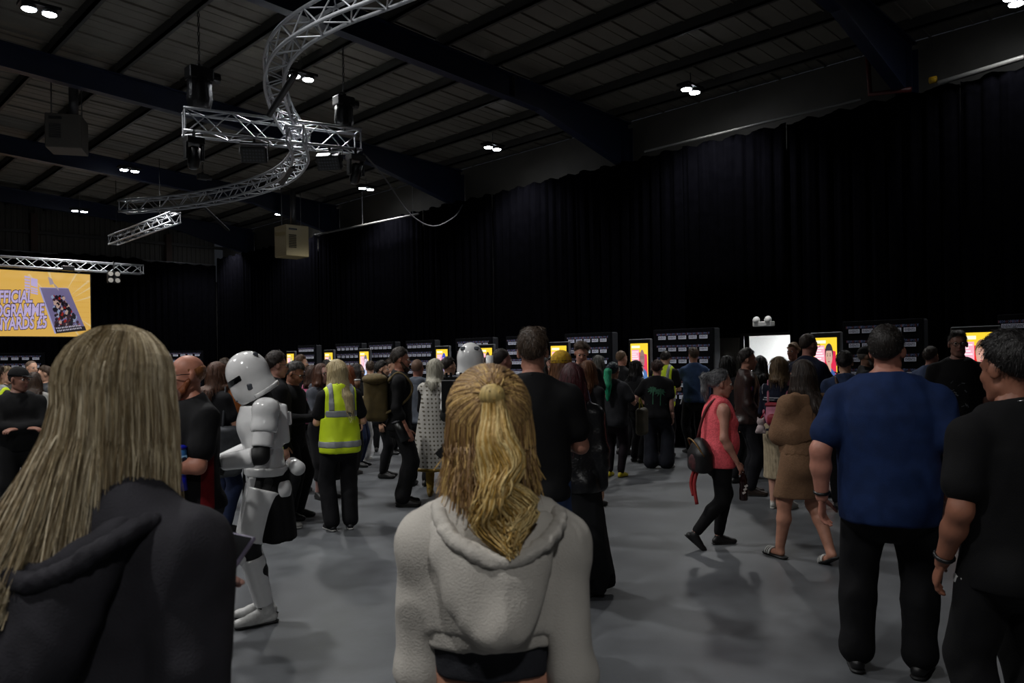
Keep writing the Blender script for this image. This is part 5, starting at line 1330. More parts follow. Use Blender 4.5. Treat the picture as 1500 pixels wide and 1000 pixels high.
# --- 4 person in white armour, side view
m_arm = mat('white_armour', 'e6e6e6', .16, var=.02, coat=.6); m_visor = mat('dark_visor', '0b0c0e', .12); m_suit = mat('black_bodysuit', '0b0b0c', .6); m_agrey = mat('armour_grey', '4a4e55', .35)
def armour(K, gun=True):
    s = K['s']; sp = K['sp']; R = K['R']; H, RH, q = K['H'], K['RH'], K['hs']; root = K['root']; vg = K['vg']*.85; P = lambda x, y, z: H+RH@A(x, y, z)*q; lf = local_fn(K)
    # plain rounded full-face helmet with one dark visor band
    hel = [ell(P(0, -.01, .035), A(.118, .135, .128)*q, RH), fcap(P(0, -.005, .0), P(0, .0, -.095), .118*q, .128*q, RH@A(0, 1, 0), 1.05), ell(P(0, .075, -.065), A(.085, .07, .085)*q, RH)]
    hcl = lambda X, Y, Z: (-.145-lf(X, Y, Z)[2])*q
    ho = solid_obj('helmet', solid(hel, .008, .035, hcl), m_arm, root)
    vis = [grow(p_, .003) for p_ in hel]
    def vcl(X, Y, Z):
        x, y, z = lf(X, Y, Z); return np.maximum(np.maximum(np.abs(z-.012-.10*np.abs(x))-.020, .03-y), np.abs(x)-.112)*q
    solid_obj('visor', solid(vis, .006, .035, vcl), m_visor, ho)
    def rcl(X, Y, Z):
        x, y, z = lf(X, Y, Z); return np.maximum(np.abs(z+.128)-.016, y-.045)*q
    solid_obj('neck_rim', solid([grow(p_, .012) for p_ in hel], .008, .03, rcl), m_arm, ho)
    for sg in (-1, 1):
        solid_obj('side_vent', solid([rbox(P(sg*.112, .035, -.055), A(.012, .018, .022)*q, RH@rotx(.3), .006)], .005), m_agrey, ho)
        solid_obj('dome_vent', solid([rbox(P(sg*.062, -.105, .105), A(.022, .012, .016)*q, RH@rotx(-.5), .005)], .005), m_agrey, ho)
    solid_obj('chin_vent', solid([cap(P(-.03, .142, -.10), P(.03, .142, -.10), .008*q)], .005), m_agrey, ho)
    e = R@A(0, 1, 0)
    tor = torso(K); ch = [grow(p_, .034*s) for p_ in tor[3:5]]+[grow(cap(K['sh'][0]*.8+K['sh'][1]*.2, K['sh'][1]*.8+K['sh'][0]*.2, .05*s), .028*s)]
    ax = R@A(0, 0, 1); c1 = sp(.19); c2 = sp(.46); fy = R@A(0, 1, 0); mid = sp(.3)
    def half(sg, lo, hi):
        a, b_ = sp(lo), sp(hi)
        return lambda X, Y, Z: np.maximum(np.maximum((X-b_[0])*ax[0]+(Y-b_[1])*ax[1]+(Z-b_[2])*ax[2], -((X-a[0])*ax[0]+(Y-a[1])*ax[1]+(Z-a[2])*ax[2])), -sg*((X-mid[0])*fy[0]+(Y-mid[1])*fy[1]+(Z-mid[2])*fy[2])+.006)
    solid_obj('chest_plate', solid(ch+[ell(sp(.33, .085), A(.125, .07, .10)*s, R)], vg, .03, half(1, .17, .47)), m_arm, root)
    bo = solid_obj('back_plate', solid(ch+[rbox(sp(.33, -.125), A(.115, .035, .13)*s, R, .02)], vg, .02, half(-1, .14, .485)), m_arm, root)
    solid_obj('back_box', solid([rbox(sp(.36, -.16), A(.085, .025, .045)*s, R, .012)], vg*.7), m_arm, bo)
    ab = [grow(p_, .022*s) for p_ in tor[1:4]]; a1, a2 = sp(.04), sp(.19)
    solid_obj('abdomen_plate', solid(ab, vg, .02, lambda X, Y, Z: np.maximum(Z-a2[2], a1[2]-Z)+0*X), m_arm, root)
    solid_obj('belt', solid([grow(p_, .034*s) for p_ in tor[0:3]], vg, .02, lambda X, Y, Z: np.abs(Z-.985*s)-.028*s+0*X+0*Y), m_arm, root)
    for sg in (-1, 1): solid_obj('belt_pouch', solid([rbox(sp(-.06, .09, sg*.10), A(.03, .025, .07)*s, R, .012)], vg*.8), m_arm, root)
    solid_obj('hip_plate', solid([grow(p_, .018*s) for p_ in tor[0:1]]+[grow(p_, .012*s) for p_ in tor[-2:]], vg, .03, lambda X, Y, Z: np.maximum(Z-.96*s, .80*s-Z)+0*X), m_arm, root)
    for i in (0, 1):
        S, E, W = K['sh'][i], K['el'][i], K['wr'][i]; sg = -1 if i == 0 else 1; u = nrm(E-S)
        bl = cap(S+u*.0, S+u*.10*s, .078*s, .086*s); mo = S+A(0, 0, .0)
        solid_obj('shoulder_bell', solid([bl, ell(S+A(sg*.012, 0, .02)*s, A(.082, .085, .07)*s)], vg, .03, lambda X, Y, Z, u=u, S=S: ((X-S[0])*u[0]+(Y-S[1])*u[1]+(Z-S[2])*u[2])-.135*s), m_arm, root)
        def seg(nm, a, b_, r1, r2, f0, f1):
            d_ = nrm(b_-a); L_ = np.linalg.norm(b_-a); p0, p1 = a+d_*L_*f0, a+d_*L_*f1
            solid_obj(nm, solid([cap(a+d_*L_*(f0-.1), a+d_*L_*(f1+.1), r1, r2)], vg, .01, lambda X, Y, Z: np.maximum((X-p1[0])*d_[0]+(Y-p1[1])*d_[1]+(Z-p1[2])*d_[2], -((X-p0[0])*d_[0]+(Y-p0[1])*d_[1]+(Z-p0[2])*d_[2]))), m_arm, root)
        seg('bicep_plate', S, E, .070*s, .066*s, .42, .80); seg('forearm_plate', E, W, .066*s, .050*s, .18, .94)
        seg('thigh_plate', K['hip'][i], K['knee'][i], .112*s, .084*s, .12, .90); seg('shin_plate', K['knee'][i], K['ank'][i], .082*s, .056*s, .14, .90)
        solid_obj('knee_plate', solid([ell(K['knee'][i]+A(0, .045, -.055)*s, A(.06, .035, .05)*s)], vg), m_arm, root)
        solid_obj('hand_plate', solid([fcap(W+K['hd'][i]*.015*s-K['pn'][i]*.022*s, W+K['hd'][i]*.085*s-K['pn'][i]*.022*s, .036*s, .034*s, K['pn'][i], .35)], .006), m_arm, root)
    return vg
K = person(388, 5.12, 1.735, -97, 'person in glossy white plate armour and helmet standing with head bowed', top=T(m_suit, 'long', off=.008, soff=.008, hem=.85, wr=.003, drape=False), bot=B(m_suit, off=.006, flare=0), shoes=('c4c4c2', '1c1c1c', .2), skin='101010', head=(0, 30, 0), lean=4, arms=(((-.02, .29, -.30), (.4, -.8, -.4)), ((-.03, .29, -.34), (.4, -.8, -.3))), feet=((-.09, .02, 0, 6, 0), (.09, .0, 0, -6, 0)), curl=(.8, .8), vox=.0105)
vg = armour(K); s = K['s']; sp = K['sp']
# black cloth wrap over the rear hip
sk = [fcap(sp(-.01), A(0, -.02, .50*s), .175*s, .20*s, A(0, 1, 0), .86)]
solid_obj('hip_cloth', solid(sk, .012, .03, lambda X, Y, Z: np.maximum(np.maximum(Z-.985*s, .53*s+.25*np.maximum(Y, 0)-Z), Y-.055+0*X)+0*X, wr=.008, aniso=(1, 1, .3)), cloth('0c0c0e'), K['root'])
solid_obj('holster', solid([rbox(sp(-.20, -.02, .195), A(.02, .045, .10)*s, None, .015)], .01), m_suit, K['root'])
c = sp(.04, -.19); t = thing_at('canister', K, c, 'white cylinder canister on the back of the armoured belt', 'canister')
MB().tube([(-.11*s, 0, 0), (.13*s, 0, 0)], .048*s, 18).build('drum', m_arm, t, True); MB().tube([(.13*s, 0, 0), (.142*s, 0, 0)], .04*s, 18).build('end_cap', mat('grey_cap', '8a8a8a', .4), t)
c = (K['wr'][0]+K['wr'][1])/2+A(0, .08, -.01); t = thing_at('toy_blaster', K, c, 'black prop gun held low by the person in white armour', 'prop gun')
Rg = rotz(.3)@rotx(.35)
MB().box((0, 0, 0), (.03, .13, .035), Rg).build('body', m_blackp, t, bevel=.006); MB().tube([Rg@A(0, .1, .01), Rg@A(0, .30, .01)], .018, 10).build('barrel', m_blackp, t, True)
MB().tube([Rg@A(0, -.05, .065), Rg@A(0, .10, .065)], .018, 10).build('scope', m_blackp, t, True); MB().box(Rg@A(0, -.09, -.07), (.02, .025, .05), Rg).build('grip', m_blackp, t, bevel=.005); MB().box(Rg@A(.05, .02, 0), (.03, .02, .025), Rg).build('magazine', m_blackp, t, bevel=.004)

# --- second person in white armour with a black pack, from behind
K = person(690, 7.3, 1.80, 4, 'person in white armour with a large black backpack unit seen from behind', top=T(m_suit, 'long', off=.008, soff=.008, hem=.85, wr=.003, drape=False), bot=B(m_suit, off=.006), shoes=('c4c4c2', '1c1c1c', .2), skin='101010', arms=('hold', 'hold'))
armour(K); s = K['s']; sp = K['sp']
solid_obj('pauldron', solid([fcap(K['N']+A(-.16, -.02, -.02), K['N']+A(.24, -.02, -.045), .075, .085, A(0, 0, 1), .5)], .012, .02), mat('dark_blue_cloth', '1c2230', .7), K['root'])
c = sp(.30, -.20); t = thing_at('pack_unit', K, c, 'black boxy pack unit with a blue canister on the second armoured back', 'backpack')
MB().box((-.03, -.05, .06), (.21, .09, .15)).build('upper_box', m_blackp, t, bevel=.012); MB().box((-.03, -.06, -.22), (.17, .09, .13)).build('lower_box', m_blackp, t, bevel=.012)
MB().box((-.03, -.05, .22), (.19, .08, .012)).build('top_plate', m_blackp, t)
for x in (-.2, -.16, -.07, .0, .08): MB().tube([(x, -.05, .21), (x, -.05, .27)], .012, 8).build('post', m_blackp, t)
MB().tube([(-.06, -.16, -.02), (-.06, -.16, .2)], .042, 16).build('canister', mat('blue_grey_canister', '4f6680', .4), t, True)
MB().tube([(.19, -.05, .15), (.19, -.05, .42)], .034, 12).build('white_tube', m_arm, t, True)
for sg in (-1, 1): MB().tube(crom([A(sg*.10, .06, .12), A(sg*.11, .13, .22), A(sg*.11, .24, .20)], 3), .02, 6).build('shoulder_strap', mat('dark_blue_cloth', '1c2230', .7), t, True)
t = thing_at('prop_gun', K, sp(.02, -.24, -.12), 'dark prop gun slung low across the second armoured back', 'prop gun')
MB().tube([(.16, .02, .16), (.02, 0, .0)], .028, 10).build('body', m_blackp, t, True); MB().tube([(.03, 0, .01), (-.16, -.02, -.19)], [.034, .042], 12).build('barrel', m_blackp, t, True)
# --- ginger man's neighbours and the left middle distance
K = person(319, 7.75, 1.68, 62, 'person with curly brown hair in a black T-shirt and dark jeans behind the ginger man', top=T(BLK, hem=.84), bot=B(JEAN, flare=.02), hair=('wavy', '3a2418', '5a3826', dict(L=.24)), fem=True, arms=('down', 'hold'), skin='b8866e', shoes=('121214', '121214'))
t = thing_at('shoulder_bag', K, K['sp'](-.10, -.02, .22), 'slouchy grey bag on the shoulder of the curly-haired person', 'bag')
solid_obj('bag_body', solid([rbox((0, 0, 0), A(.07, .14, .24), None, .05)], .016, .02, wr=.012), cloth('44464a'), t); MB().tube([(0, .05, .2), (-.06, .02, .62), (0, -.05, .2)], .014, 6).build('bag_strap', cloth('44464a'), t, True)
K = person(404, 7.9, 1.77, 74, 'tall young man with dark tousled hair in a black hooded top behind the white armour', top=T(BLK, 'long', off=.028, soff=.022, hem=.80, hood=True), bot=B(BLK2, flare=.03), hair=('short', '17110e', '2a1d16', dict(th=.024)), skin='b08070', glasses=True, arms=('pocket', 'down'), shoes=('8a8a86', 'c8c8c4'), head=(8, 4, 0))
K = person(427, 8.4, 1.68, 118, 'grey-haired man in glasses and black clothes beside the tall young man', top=T(BLK, 'long', off=.024, soff=.02, hem=.78, name='jacket'), bot=B(BLK, flare=.03), hair=('short', '2a2826', '4a4642', dict(th=.010)), skin='9a6a54', glasses=True, head=(0, 22, 0), arms=('hold', 'hold'), shoes=BSH)
K = person(348, 9.0, 1.66, 10, 'person in an orange-brown coat hidden behind the white armour', top=T(cloth('7a4218'), 'long', off=.03, soff=.02, hem=.55, hw=.19, name='coat'), bot=B(BLK), hair=('short', '1a1210', '2a1d18'), arms=('fold', 'fold'))
K = person(331, 10.5, 1.72, 30, 'person in a plaid shirt between the curly-haired person and the white helmet', top=T(mat('plaid_shirt', '3a4660', .85, col2='6a5a64', scale=8), 'long'), bot=B(JEAN), hair=('curly', '2a1d16', '40301f'))
# yellow vest woman
K = person(497, 7.78, 1.69, -14, 'blonde woman in a yellow reflective vest seen from behind', fem=True, build=1.0, top=T(BLK, hem=.86, off=.014), bot=B(cloth('131316'), flare=.035, off=.014, len=.96), hair=('long', '9a8a66', 'c8b68c', dict(L=.44, th=.014, bk=.05)), head=(-28, 26, 0), arms=('hold', ((.0, .26, -.27), (.4, -.7, -.4))), shoes=('1a1a1c', 'b8b8b4'), vox=.0125)
def vest(K, zl, zu, hem, top_z, m, vg, sleeves=True):
    s = K['s']; sp = K['sp']; b = K['b']; off = .034*s; e = K['R']@A(0, 1, 0)
    tp_ = [grow(q_, off) for q_ in torso(K)]+[fcap(sp(.33), sp(hem-.95), (.150 if K['f'] else .166)*s*b+off, (.175 if K['f'] else .172)*s*b+off, e, .74)]
    np_ = K['N']+A(0, 0, .0)
    def base(X, Y, Z):
        arm_ = np.maximum(np.abs(X)-.158*s*b, Z*0-1)          # cut at the armholes
        nk = .075*s-np.sqrt(X**2+(Y-np_[1])**2)-np.maximum(np_[2]-.05-Z, 0)*2.
        return np.maximum(np.maximum(hem*s-Z, np.where(Z > 1.16*s, arm_, -1.)), nk)+0*X
    o = solid_obj('reflective_vest', solid(tp_, vg, .03, base, wr=.007, seed=3), m, K['root']); band = mat('reflective_band', '8a8d90', .35, var=.04)
    tq = [grow(q_, .006) for q_ in tp_]
    for (a, b_) in (zl, zu): solid_obj('reflective_band', solid(tq, vg*.8, .03, lambda X, Y, Z, a=a, b_=b_: np.maximum(np.maximum(a*s-Z, Z-b_*s), base(X, Y, Z)), wr=.007, seed=3), band, o)
    for sg in (-1, 1): solid_obj('shoulder_band', solid(tq, vg*.8, .03, lambda X, Y, Z, sg=sg: np.maximum(np.maximum(np.abs(X-sg*.105*s)-.026*s, zu[1]*s-Z), base(X, Y, Z)), wr=.007, seed=3), band, o)
    return o
m_hv = mat('hi_vis_yellow', 'd6f01c', .65, var=.05, scale=12, bump=.15, bscale=200)
vest(K, (.86, .925), (1.165, 1.235), .80, 1.45, m_hv, .0125)
t = thing_at('tablet', K, K['wr'][0]+A(0.03, .10, .02), 'dark tablet held by the blonde woman in the yellow vest', 'tablet')
Rt = rotx(-1.1); MB().box((0, 0, 0), (.09, .005, .12), Rt).build('case', m_blackp, t, bevel=.004); MB().box(Rt@A(0, -.006, 0), (.08, .001, .11), Rt).build('display', mat('dark_glass', '0b0c10', .12), t)
# beyond her
K = person(471, 9.6, 1.64, 140, 'woman in glasses facing the camera left of the yellow vest', fem=True, top=T(cloth('4a4d55'), 'long', hood=True), bot=B(BLK, 'long_skirt', hem=.25, r=.2), hair=('wavy', '3a2014', '54301c', dict(L=.26)), glasses=True, skin='a88078', arms=('hold', 'hold'))
K = person(458, 10.0, 1.62, 20, 'person wearing a bright pink patterned backpack left of the yellow vest', fem=True, top=T(BLK, 'long', off=.02), bot=B(mat('patterned_black', '151517', .8, col2='2e2e32', scale=40), 'long_skirt', hem=.35, r=.2), hair=('wavy', '2a1a12', '442a1c', dict(L=.2)))
backpack(K, mat('pink_print', 'a84a70', .6, col2='c87898', scale=12), mat('pink_print2', '8a2c54', .6), 'bright pink patterned backpack left of the yellow vest')
K = person(441, 12.6, 1.78, 96, 'bearded man with light brown hair far behind the grey-haired man', top=T(DGREY, 'long'), bot=B(BLK), hair=('short', '4a3626', '5f4632'), beard=('4a3220', '5a3e28'))
K = person(479, 14.2, 1.70, 0, 'person with a dark topknot in front of a portrait screen', top=T(BLK), bot=B(BLK), hair=('bun', '14100e', '221a16'))
K = person(511, 11.5, 1.60, 25, 'woman with long ginger hair right of the yellow vest', fem=True, top=T(BLK, 'long'), bot=B(BLK), hair=('long', '5a2c14', '7a4020', dict(L=.3)))
K = person(524, 12.4, 1.62, 104, 'woman in glasses with dark curly hair looking right, beyond the vest', fem=True, top=T(BLK, 'long'), bot=B(JEAN), hair=('wavy', '140f0d', '241a16', dict(L=.26)), glasses=True)
K = person(543, 14.3, 1.65, -6, 'broad man with short brown hair and black top beyond the grey bag', build=1.2, top=T(cloth('18191d'), off=.02), bot=B(BLK), hair=('short', '36281c', '4a3828'), arms=('hold', 'hold'))
K = person(559, 11.2, 1.66, 98, 'dark-bearded man in black left of the rucksack', top=T(BLK, 'long'), bot=B(BLK), hair=('short', '110e0d', '1e1815'), beard=('140f0d', '241a16'))
K = person(573, 14.0, 1.70, 118, 'man in a pale top far behind the rucksack', top=T(cloth('5a5a60')), bot=B(BLK), hair=('short', '2a1f18', '3c2d22'))
K = person(527, 13.2, 1.56, 30, 'person in white trousers and a pale grey top carrying a large pale bag', fem=True, top=T(cloth('8a8c90'), 'long', off=.025, hem=.72), bot=B(cloth('b4b4b4'), flare=.045, off=.02), shoes=WSH, hair=('short', '3a2c20', '4c3a2a'), arms=('hold', 'hold'))
p = onT(549, 592, 12.9); t = empty('tote_bag', p, -TH+.2); tag(t, 'pale grey folded bag with a white handle beside the rucksack', 'bag')
solid_obj('bag_body', solid([rbox((0, 0, 0), A(.20, .06, .16), roty(.35), .03)], .016, .02, wr=.01), cloth('77797c'), t)
MB().tube([(.10*math.cos(a)-.05, -.05, -.16+.11*math.sin(a)) for a in [2*PI*k/16 for k in range(17)]], .012, 6, cap=False).build('handle', mat('white_plastic', 'b4b4b4', .4), t, True)
solid_obj('cup', solid([cap((-.02, -.06, -.02), (-.02, -.06, .06), .035, .04)], .01), mat('white_plastic', 'b4b4b4', .4), t)
p = onT(524, 562, 9.6); t = empty('coffee_cup', p); tag(t, 'brown paper coffee cup with a white lid beyond the yellow vest', 'cup')
MB().lathe((0, 0, -.05), [(.028, 0), (.037, .09)], 14).build('sleeve', mat('brown_card', '6a4a34', .7), t, True); MB().lathe((0, 0, .04), [(.039, 0), (.039, .01), (.034, .018)], 14).build('lid', mat('white_plastic', 'b4b4b4', .4), t, True)
# bearded man with the rucksack
K = person(586, 9.05, 1.81, 88, 'bearded man in black with an olive rucksack standing side-on', top=T(cloth('0f0f11'), '34', hem=.84, off=.02), bot=B(cloth('111113'), flare=.022, off=.02, stack=True), hair=('short', '26201c', '3a322c', dict(th=.02)), beard=('2e2018', '4a3526'), skin='ac7460', shoes=('15130f', '15130f', .15), arms=(((.04, .06, -.52), (.3, -1, 0)), ((.04, .07, -.51), (.3, -1, 0))), head=(6, 2, 0), vox=.014)
backpack(K, mat('olive_canvas', '4f4222', .85, var=.2, scale=10), mat('olive_canvas2', '5f5030', .85, var=.2), 'olive canvas rucksack worn by the bearded man', .16, .135, .26, .25, -.10)
t = thing_at('camera_bag', K, K['sp'](-.05, .02, .20), 'black round lens pouch at the hip of the bearded man with the rucksack', 'bag')
MB().tube([(0, -.06, .05), (0, .03, -.16)], .062, 16).build('pouch', m_blackp, t, True); MB().tube([(0, -.066, .066), (0, -.06, .05)], .066, 16).build('lid_ring', mat('grey_ring', '3a3a3e', .5), t, True)
K = person(612, 10.4, 1.68, 22, 'balding man in a grey hooded top right of the bearded man', top=T(cloth('565c66'), 'long', off=.03, hood=True), bot=B(BLK), hair=('buzz', '6a5040', '7a6050'), skin='a87464', arms=('hold', 'hold'))
K = person(638, 9.6, 1.67, 16, 'silver-haired woman in a long white dotted robe with a gold hem', fem=True, top=T(BLK, 'long'), bot=B(cloth('a88a40'), off=.004), shoes=('8a6f2c', '5a4820', .5), hair=('bob', '9a9688', 'c4c0b0', dict(L=.24, th=.02)), arms=('hold', 'hold'))
m_robe = bpy.data.materials.new('white_dotted_robe'); m_robe.use_nodes = True; nt = m_robe.node_tree; bs_ = nt.nodes['Principled BSDF']; bs_.inputs['Roughness'].default_value = .8
tc_ = nt.nodes.new('ShaderNodeTexCoord'); vo = nt.nodes.new('ShaderNodeTexVoronoi'); vo.voronoi_dimensions = '2D'; vo.inputs['Scale'].default_value = 20; vo.inputs['Randomness'].default_value = 0
sx_ = nt.nodes.new('ShaderNodeSeparateXYZ'); cx_n = nt.nodes.new('ShaderNodeCombineXYZ'); md = nt.nodes.new('ShaderNodeMath'); md.operation = 'MULTIPLY_ADD'; md.inputs[1].default_value = .6; nt.links.new(tc_.outputs['Object'], sx_.inputs[0]); nt.links.new(sx_.outputs[1], md.inputs[0]); nt.links.new(sx_.outputs[0], md.inputs[2]); nt.links.new(md.outputs[0], cx_n.inputs[0]); nt.links.new(sx_.outputs[2], cx_n.inputs[1]); nt.links.new(cx_n.outputs[0], vo.inputs['Vector']); cr_ = nt.nodes.new('ShaderNodeValToRGB'); cr_.color_ramp.elements[0].color = (*lin('5c5648'), 1); cr_.color_ramp.elements[1].color = (*lin('b6b3ac'), 1); cr_.color_ramp.elements[0].position = .20; cr_.color_ramp.elements[1].position = .27
nt.links.new(vo.outputs['Distance'], cr_.inputs['Fac']); nt.links.new(cr_.outputs[0], bs_.inputs['Base Color'])
s = K['s']; sp = K['sp']
rb_pr = [fcap(sp(.46, -.02), A(0, -.04, .36*s), .16*s, .32*s, A(0, 1, 0), .8), cap(K['sh'][0], K['sh'][1], .07*s)]
rcl = lambda X, Y, Z: np.maximum(.36*s-Z, Z-(K['N'][2]-.01))+0*X+0*Y
ro = solid_obj('robe', solid(rb_pr, .016, .05, rcl, wr=.016, wf=6, aniso=(1, 1, .12)), m_robe, K['root'])
solid_obj('gold_hem', solid([grow(q_, .004) for q_ in rb_pr], .014, .05, lambda X, Y, Z: np.maximum(.355*s-Z, Z-.40*s)+0*X+0*Y, wr=.016, wf=6, aniso=(1, 1, .12)), mat('gold_trim', '7a6224', .4, metal=.5), ro)
K = person(657, 11.0, 1.70, 60, 'dark-haired person between the silver hair and the white helmet', top=T(BLK, 'long'), bot=B(BLK), hair=('short', '1c1512', '2c211b'))
K = person(716, 11.2, 1.68, -60, 'dark-haired person half hidden right of the white helmet', top=T(BLK, 'long'), bot=B(BLK), hair=('short', '1a1412', '2a1f1a'))
K = person(735, 8.2, 1.78, 62, 'man with cropped dark hair in a navy T-shirt right of the white helmet', top=T(cloth('12141c'), off=.018), bot=B(BLK), hair=('fade', '1b1614', '2c2420', dict(th=.008)), skin='a8766a', arms=('hold', 'hold'))
# black T-shirt man and those around him
K = person(781, 4.45, 1.845, 4, 'broad-shouldered man with cropped brown hair in a black T-shirt and blue jeans', build=1.1, top=T(cloth('0e0e10'), off=.016, hem=.84, wr=.005), bot=B(JEAN2, flare=.02), hair=('short', '33271e', '4a3a2c', dict(th=.014)), skin='b07c68', arms=('hold', 'hold'), head=(0, 2, 0))
K = person(803, 9.1, 1.69, 158, 'laughing woman in glasses behind the black T-shirt shoulder', fem=True, top=T(BLK, 'long'), bot=B(BLK), hair=('long', '15110f', '261d19', dict(L=.25)), glasses=True, skin='bc8c7a', head=(-10, 0, 4))
K = person(823, 7.2, 1.72, 10, 'person in a yellow knitted hat and pale blue top', top=T(cloth('7480a0'), off=.02), bot=B(BLK), hair=('wavy', '5a3820', '7a5030', dict(L=.12)), arms=('hold', 'hold'))
H, R, q = K['H'], K['RH'], K['hs']; lf_ = local_fn(K)
o = solid_obj('knitted_hat', solid([ell(H+R@A(0, -.015, .05)*q, A(.098, .112, .105)*q, R)], .009, .01, lambda X, Y, Z: (.03-lf_(X, Y, Z)[2])*q, wr=.003, wf=50), mat('yellow_knit', 'b8901a', .9, var=.15, scale=40), K['root'])
solid_obj('hat_band', solid([ell(H+R@A(0, -.015, .05)*q, A(.101, .115, .108)*q, R)], .009, .01, lambda X, Y, Z: (np.abs(lf_(X, Y, Z)[2]-.055)-.008)*q), mat('dark_yellow_knit', '6a520f', .9), o)
K = person(852, 9.9, 1.87, 168, 'tall curly-haired man looking down in front of a backdrop', top=T(BLK, hem=.85), bot=B(BLK), hair=('curly', '3a2a1e', '54402e', dict(th=.016)), skin='b88672', head=(8, 20, 0), arms=('hold', 'hold'))
K = person(839, 5.5, 1.62, 2, 'woman with long dark red hair in a black leather jacket and long ragged skirt', fem=True, build=1.0, top=T(LEATHER, 'long', off=.03, soff=.026, hem=.80, hw=.175, name='leather_jacket', wr=.010), bot=B(cloth('17181a'), 'long_skirt', hem=.10, r=.30, rag=.06, wr=.014, name='skirt'), hair=('long', '26080c', '45121a', dict(L=.40, th=.02, spread=1.2)), shoes=('121214', '121214', .3), arms=('hold', 'down'), vox=.0115)
K = person(862, 8.8, 1.63, 30, 'woman with long auburn hair behind the dark red hair', fem=True, top=T(BLK, 'long'), bot=B(BLK), hair=('long', '4a2a14', '6a4020', dict(L=.34)))
K = person(877, 11.9, 1.69, 5, 'grey-haired person in black in front of the backdrop', top=T(BLK, 'long'), bot=B(BLK), hair=('bob', '4a4844', '6a6862', dict(L=.14, th=.016)))
K = person(899, 10.9, 1.59, 24, 'woman with a long green ponytail in a dark T-shirt and yellow shoes', fem=True, build=1.22, top=T(cloth('25262a'), hem=.78, off=.022), bot=B(cloth('140c12'), off=.010), hair=('pony', '14202c', '1d3040', dict(L=.03)), skin='a87c6a', arms=('down', ((.04, .30, -.22), (.5, -.6, -.5))), shoes=('b8a818', '141414'))
H, R, q = K['H'], K['RH'], K['hs']; tie = H+R@A(-.01, -.118, .05)*q
solid_obj('green_ponytail', solid([cap(tie, tie+A(.0, -.06, -.05), .03, .05), cap(tie+A(.0, -.06, -.05), tie+A(.0, -.09, -.24), .05, .06), cap(tie+A(.0, -.09, -.24), tie+A(.01, -.10, -.44), .06, .02)], .012, .02, wr=.006, wf=25, aniso=(1, 1, .2)), hairmat('0f7050', '25a878'), K['root'])
t = thing_at('tote_bag', K, K['wr'][1]+A(.06, .12, -.30), 'khaki bag hanging from the arm of the woman with the green ponytail', 'bag')
solid_obj('bag_body', solid([rbox((0, 0, 0), A(.06, .12, .19), None, .05)], .014, .02, wr=.01), mat('khaki_canvas', '4a4638', .8, var=.25, scale=9), t)
MB().tube(crom([A(0, .06, .17), A(-.02, -.02, .33), A(0, -.08, .17)], 5), .010, 6).build('bag_handle', mat('yellow_strap', '9a9420', .7), t, True)
K = person(911, 13.4, 1.77, 50, 'man with a blond fade haircut and a pale shoulder strap', top=T(BLK), bot=B(BLK), hair=('fade', '5a4430', '7a5f44', dict(th=.012)), skin='b88270')
MB().tube(crom([K['sp'](.50, -.05, .08), K['sp'](.40, -.14, -.0), K['sp'](.15, -.13, -.14)], 4), .012, 6).build('shoulder_strap', mat('pale_strap', 'a09c92', .7), K['root'], True)
K = person(932, 12.4, 1.60, 52, 'person in a black cap and black hooded clothes left of the palm-tree shirt', top=T(BLK, 'long', off=.03, hood=True), bot=B(BLK, flare=.02), hair=('long', '0e0c0c', '1a1614', dict(L=.2)), shoes=BSH, arms=('hold', 'hold'))
cap_hat(K, cloth('0c0c0e'), K['root'])
K = person(963, 11.7, 1.60, 8, 'person in a black T-shirt with a green palm-tree print and wide dark jeans', build=1.12, top=T(cloth('0e0e11'), hem=.80, off=.03), bot=B(cloth('1c1e26'), flare=.05, off=.03, stack=True), hair=('curly', '2a1610', '3f241a', dict(th=.014)), shoes=WSH, skin='b88a7a', arms=('hip', 'down'), feet=((-.13, 0, 0, 14, 0), (.15, .02, 0, -30, 0)))
polys = []
for (cx_, cz_, hgt) in ((-.05, 1.06, .22), (.06, 1.04, .20)):
    polys.append([(cx_-.007, cz_-.10), (cx_+.007, cz_-.10), (cx_+.012, cz_+hgt*.5), (cx_, cz_+hgt*.5)])
    for k in range(9):
        a = 2*PI*k/9; L_ = .085; c0_ = A(cx_, cz_+hgt*.55); dv = A(math.cos(a), math.sin(a)*.8); nv = A(-dv[1], dv[0]); polys.append([tuple(c0_), tuple(c0_+dv*L_*.5+nv*.018), tuple(c0_+dv*L_-A(0, .02)), tuple(c0_+dv*L_*.5-nv*.014)])
polys.append([(-.14, .955), (.14, .955), (.14, .965), (-.14, .965)])
decal(K, K['top_obj'], polys, 1, mat('green_print', '2f5f48', .8, var=.3, scale=40), 'palm_print')
K = person(970, 13.0, 1.78, 20, 'bearded man in a yellow reflective vest reaching across the signing table', top=T(BLK), bot=B(BLK), hair=('short', '1c1613', '2c231d', dict(th=.018)), beard=('1c1613', '2c231d'), lean=14, head=(-6, 20, 0), arms=('point', 'hold'))
vest(K, (.90, .97), (1.16, 1.24), .82, 1.45, m_hv, .016)
K = person(1017, 13.4, 1.80, -22, 'man in a blue denim shirt seen from behind beside the large backdrop', top=T(cloth('34486a'), 'long', off=.022, hem=.84), bot=B(BLK), hair=('short', '36271c', '4e3a2a', dict(th=.016)), skin='a87868', arms=('point', 'down'))
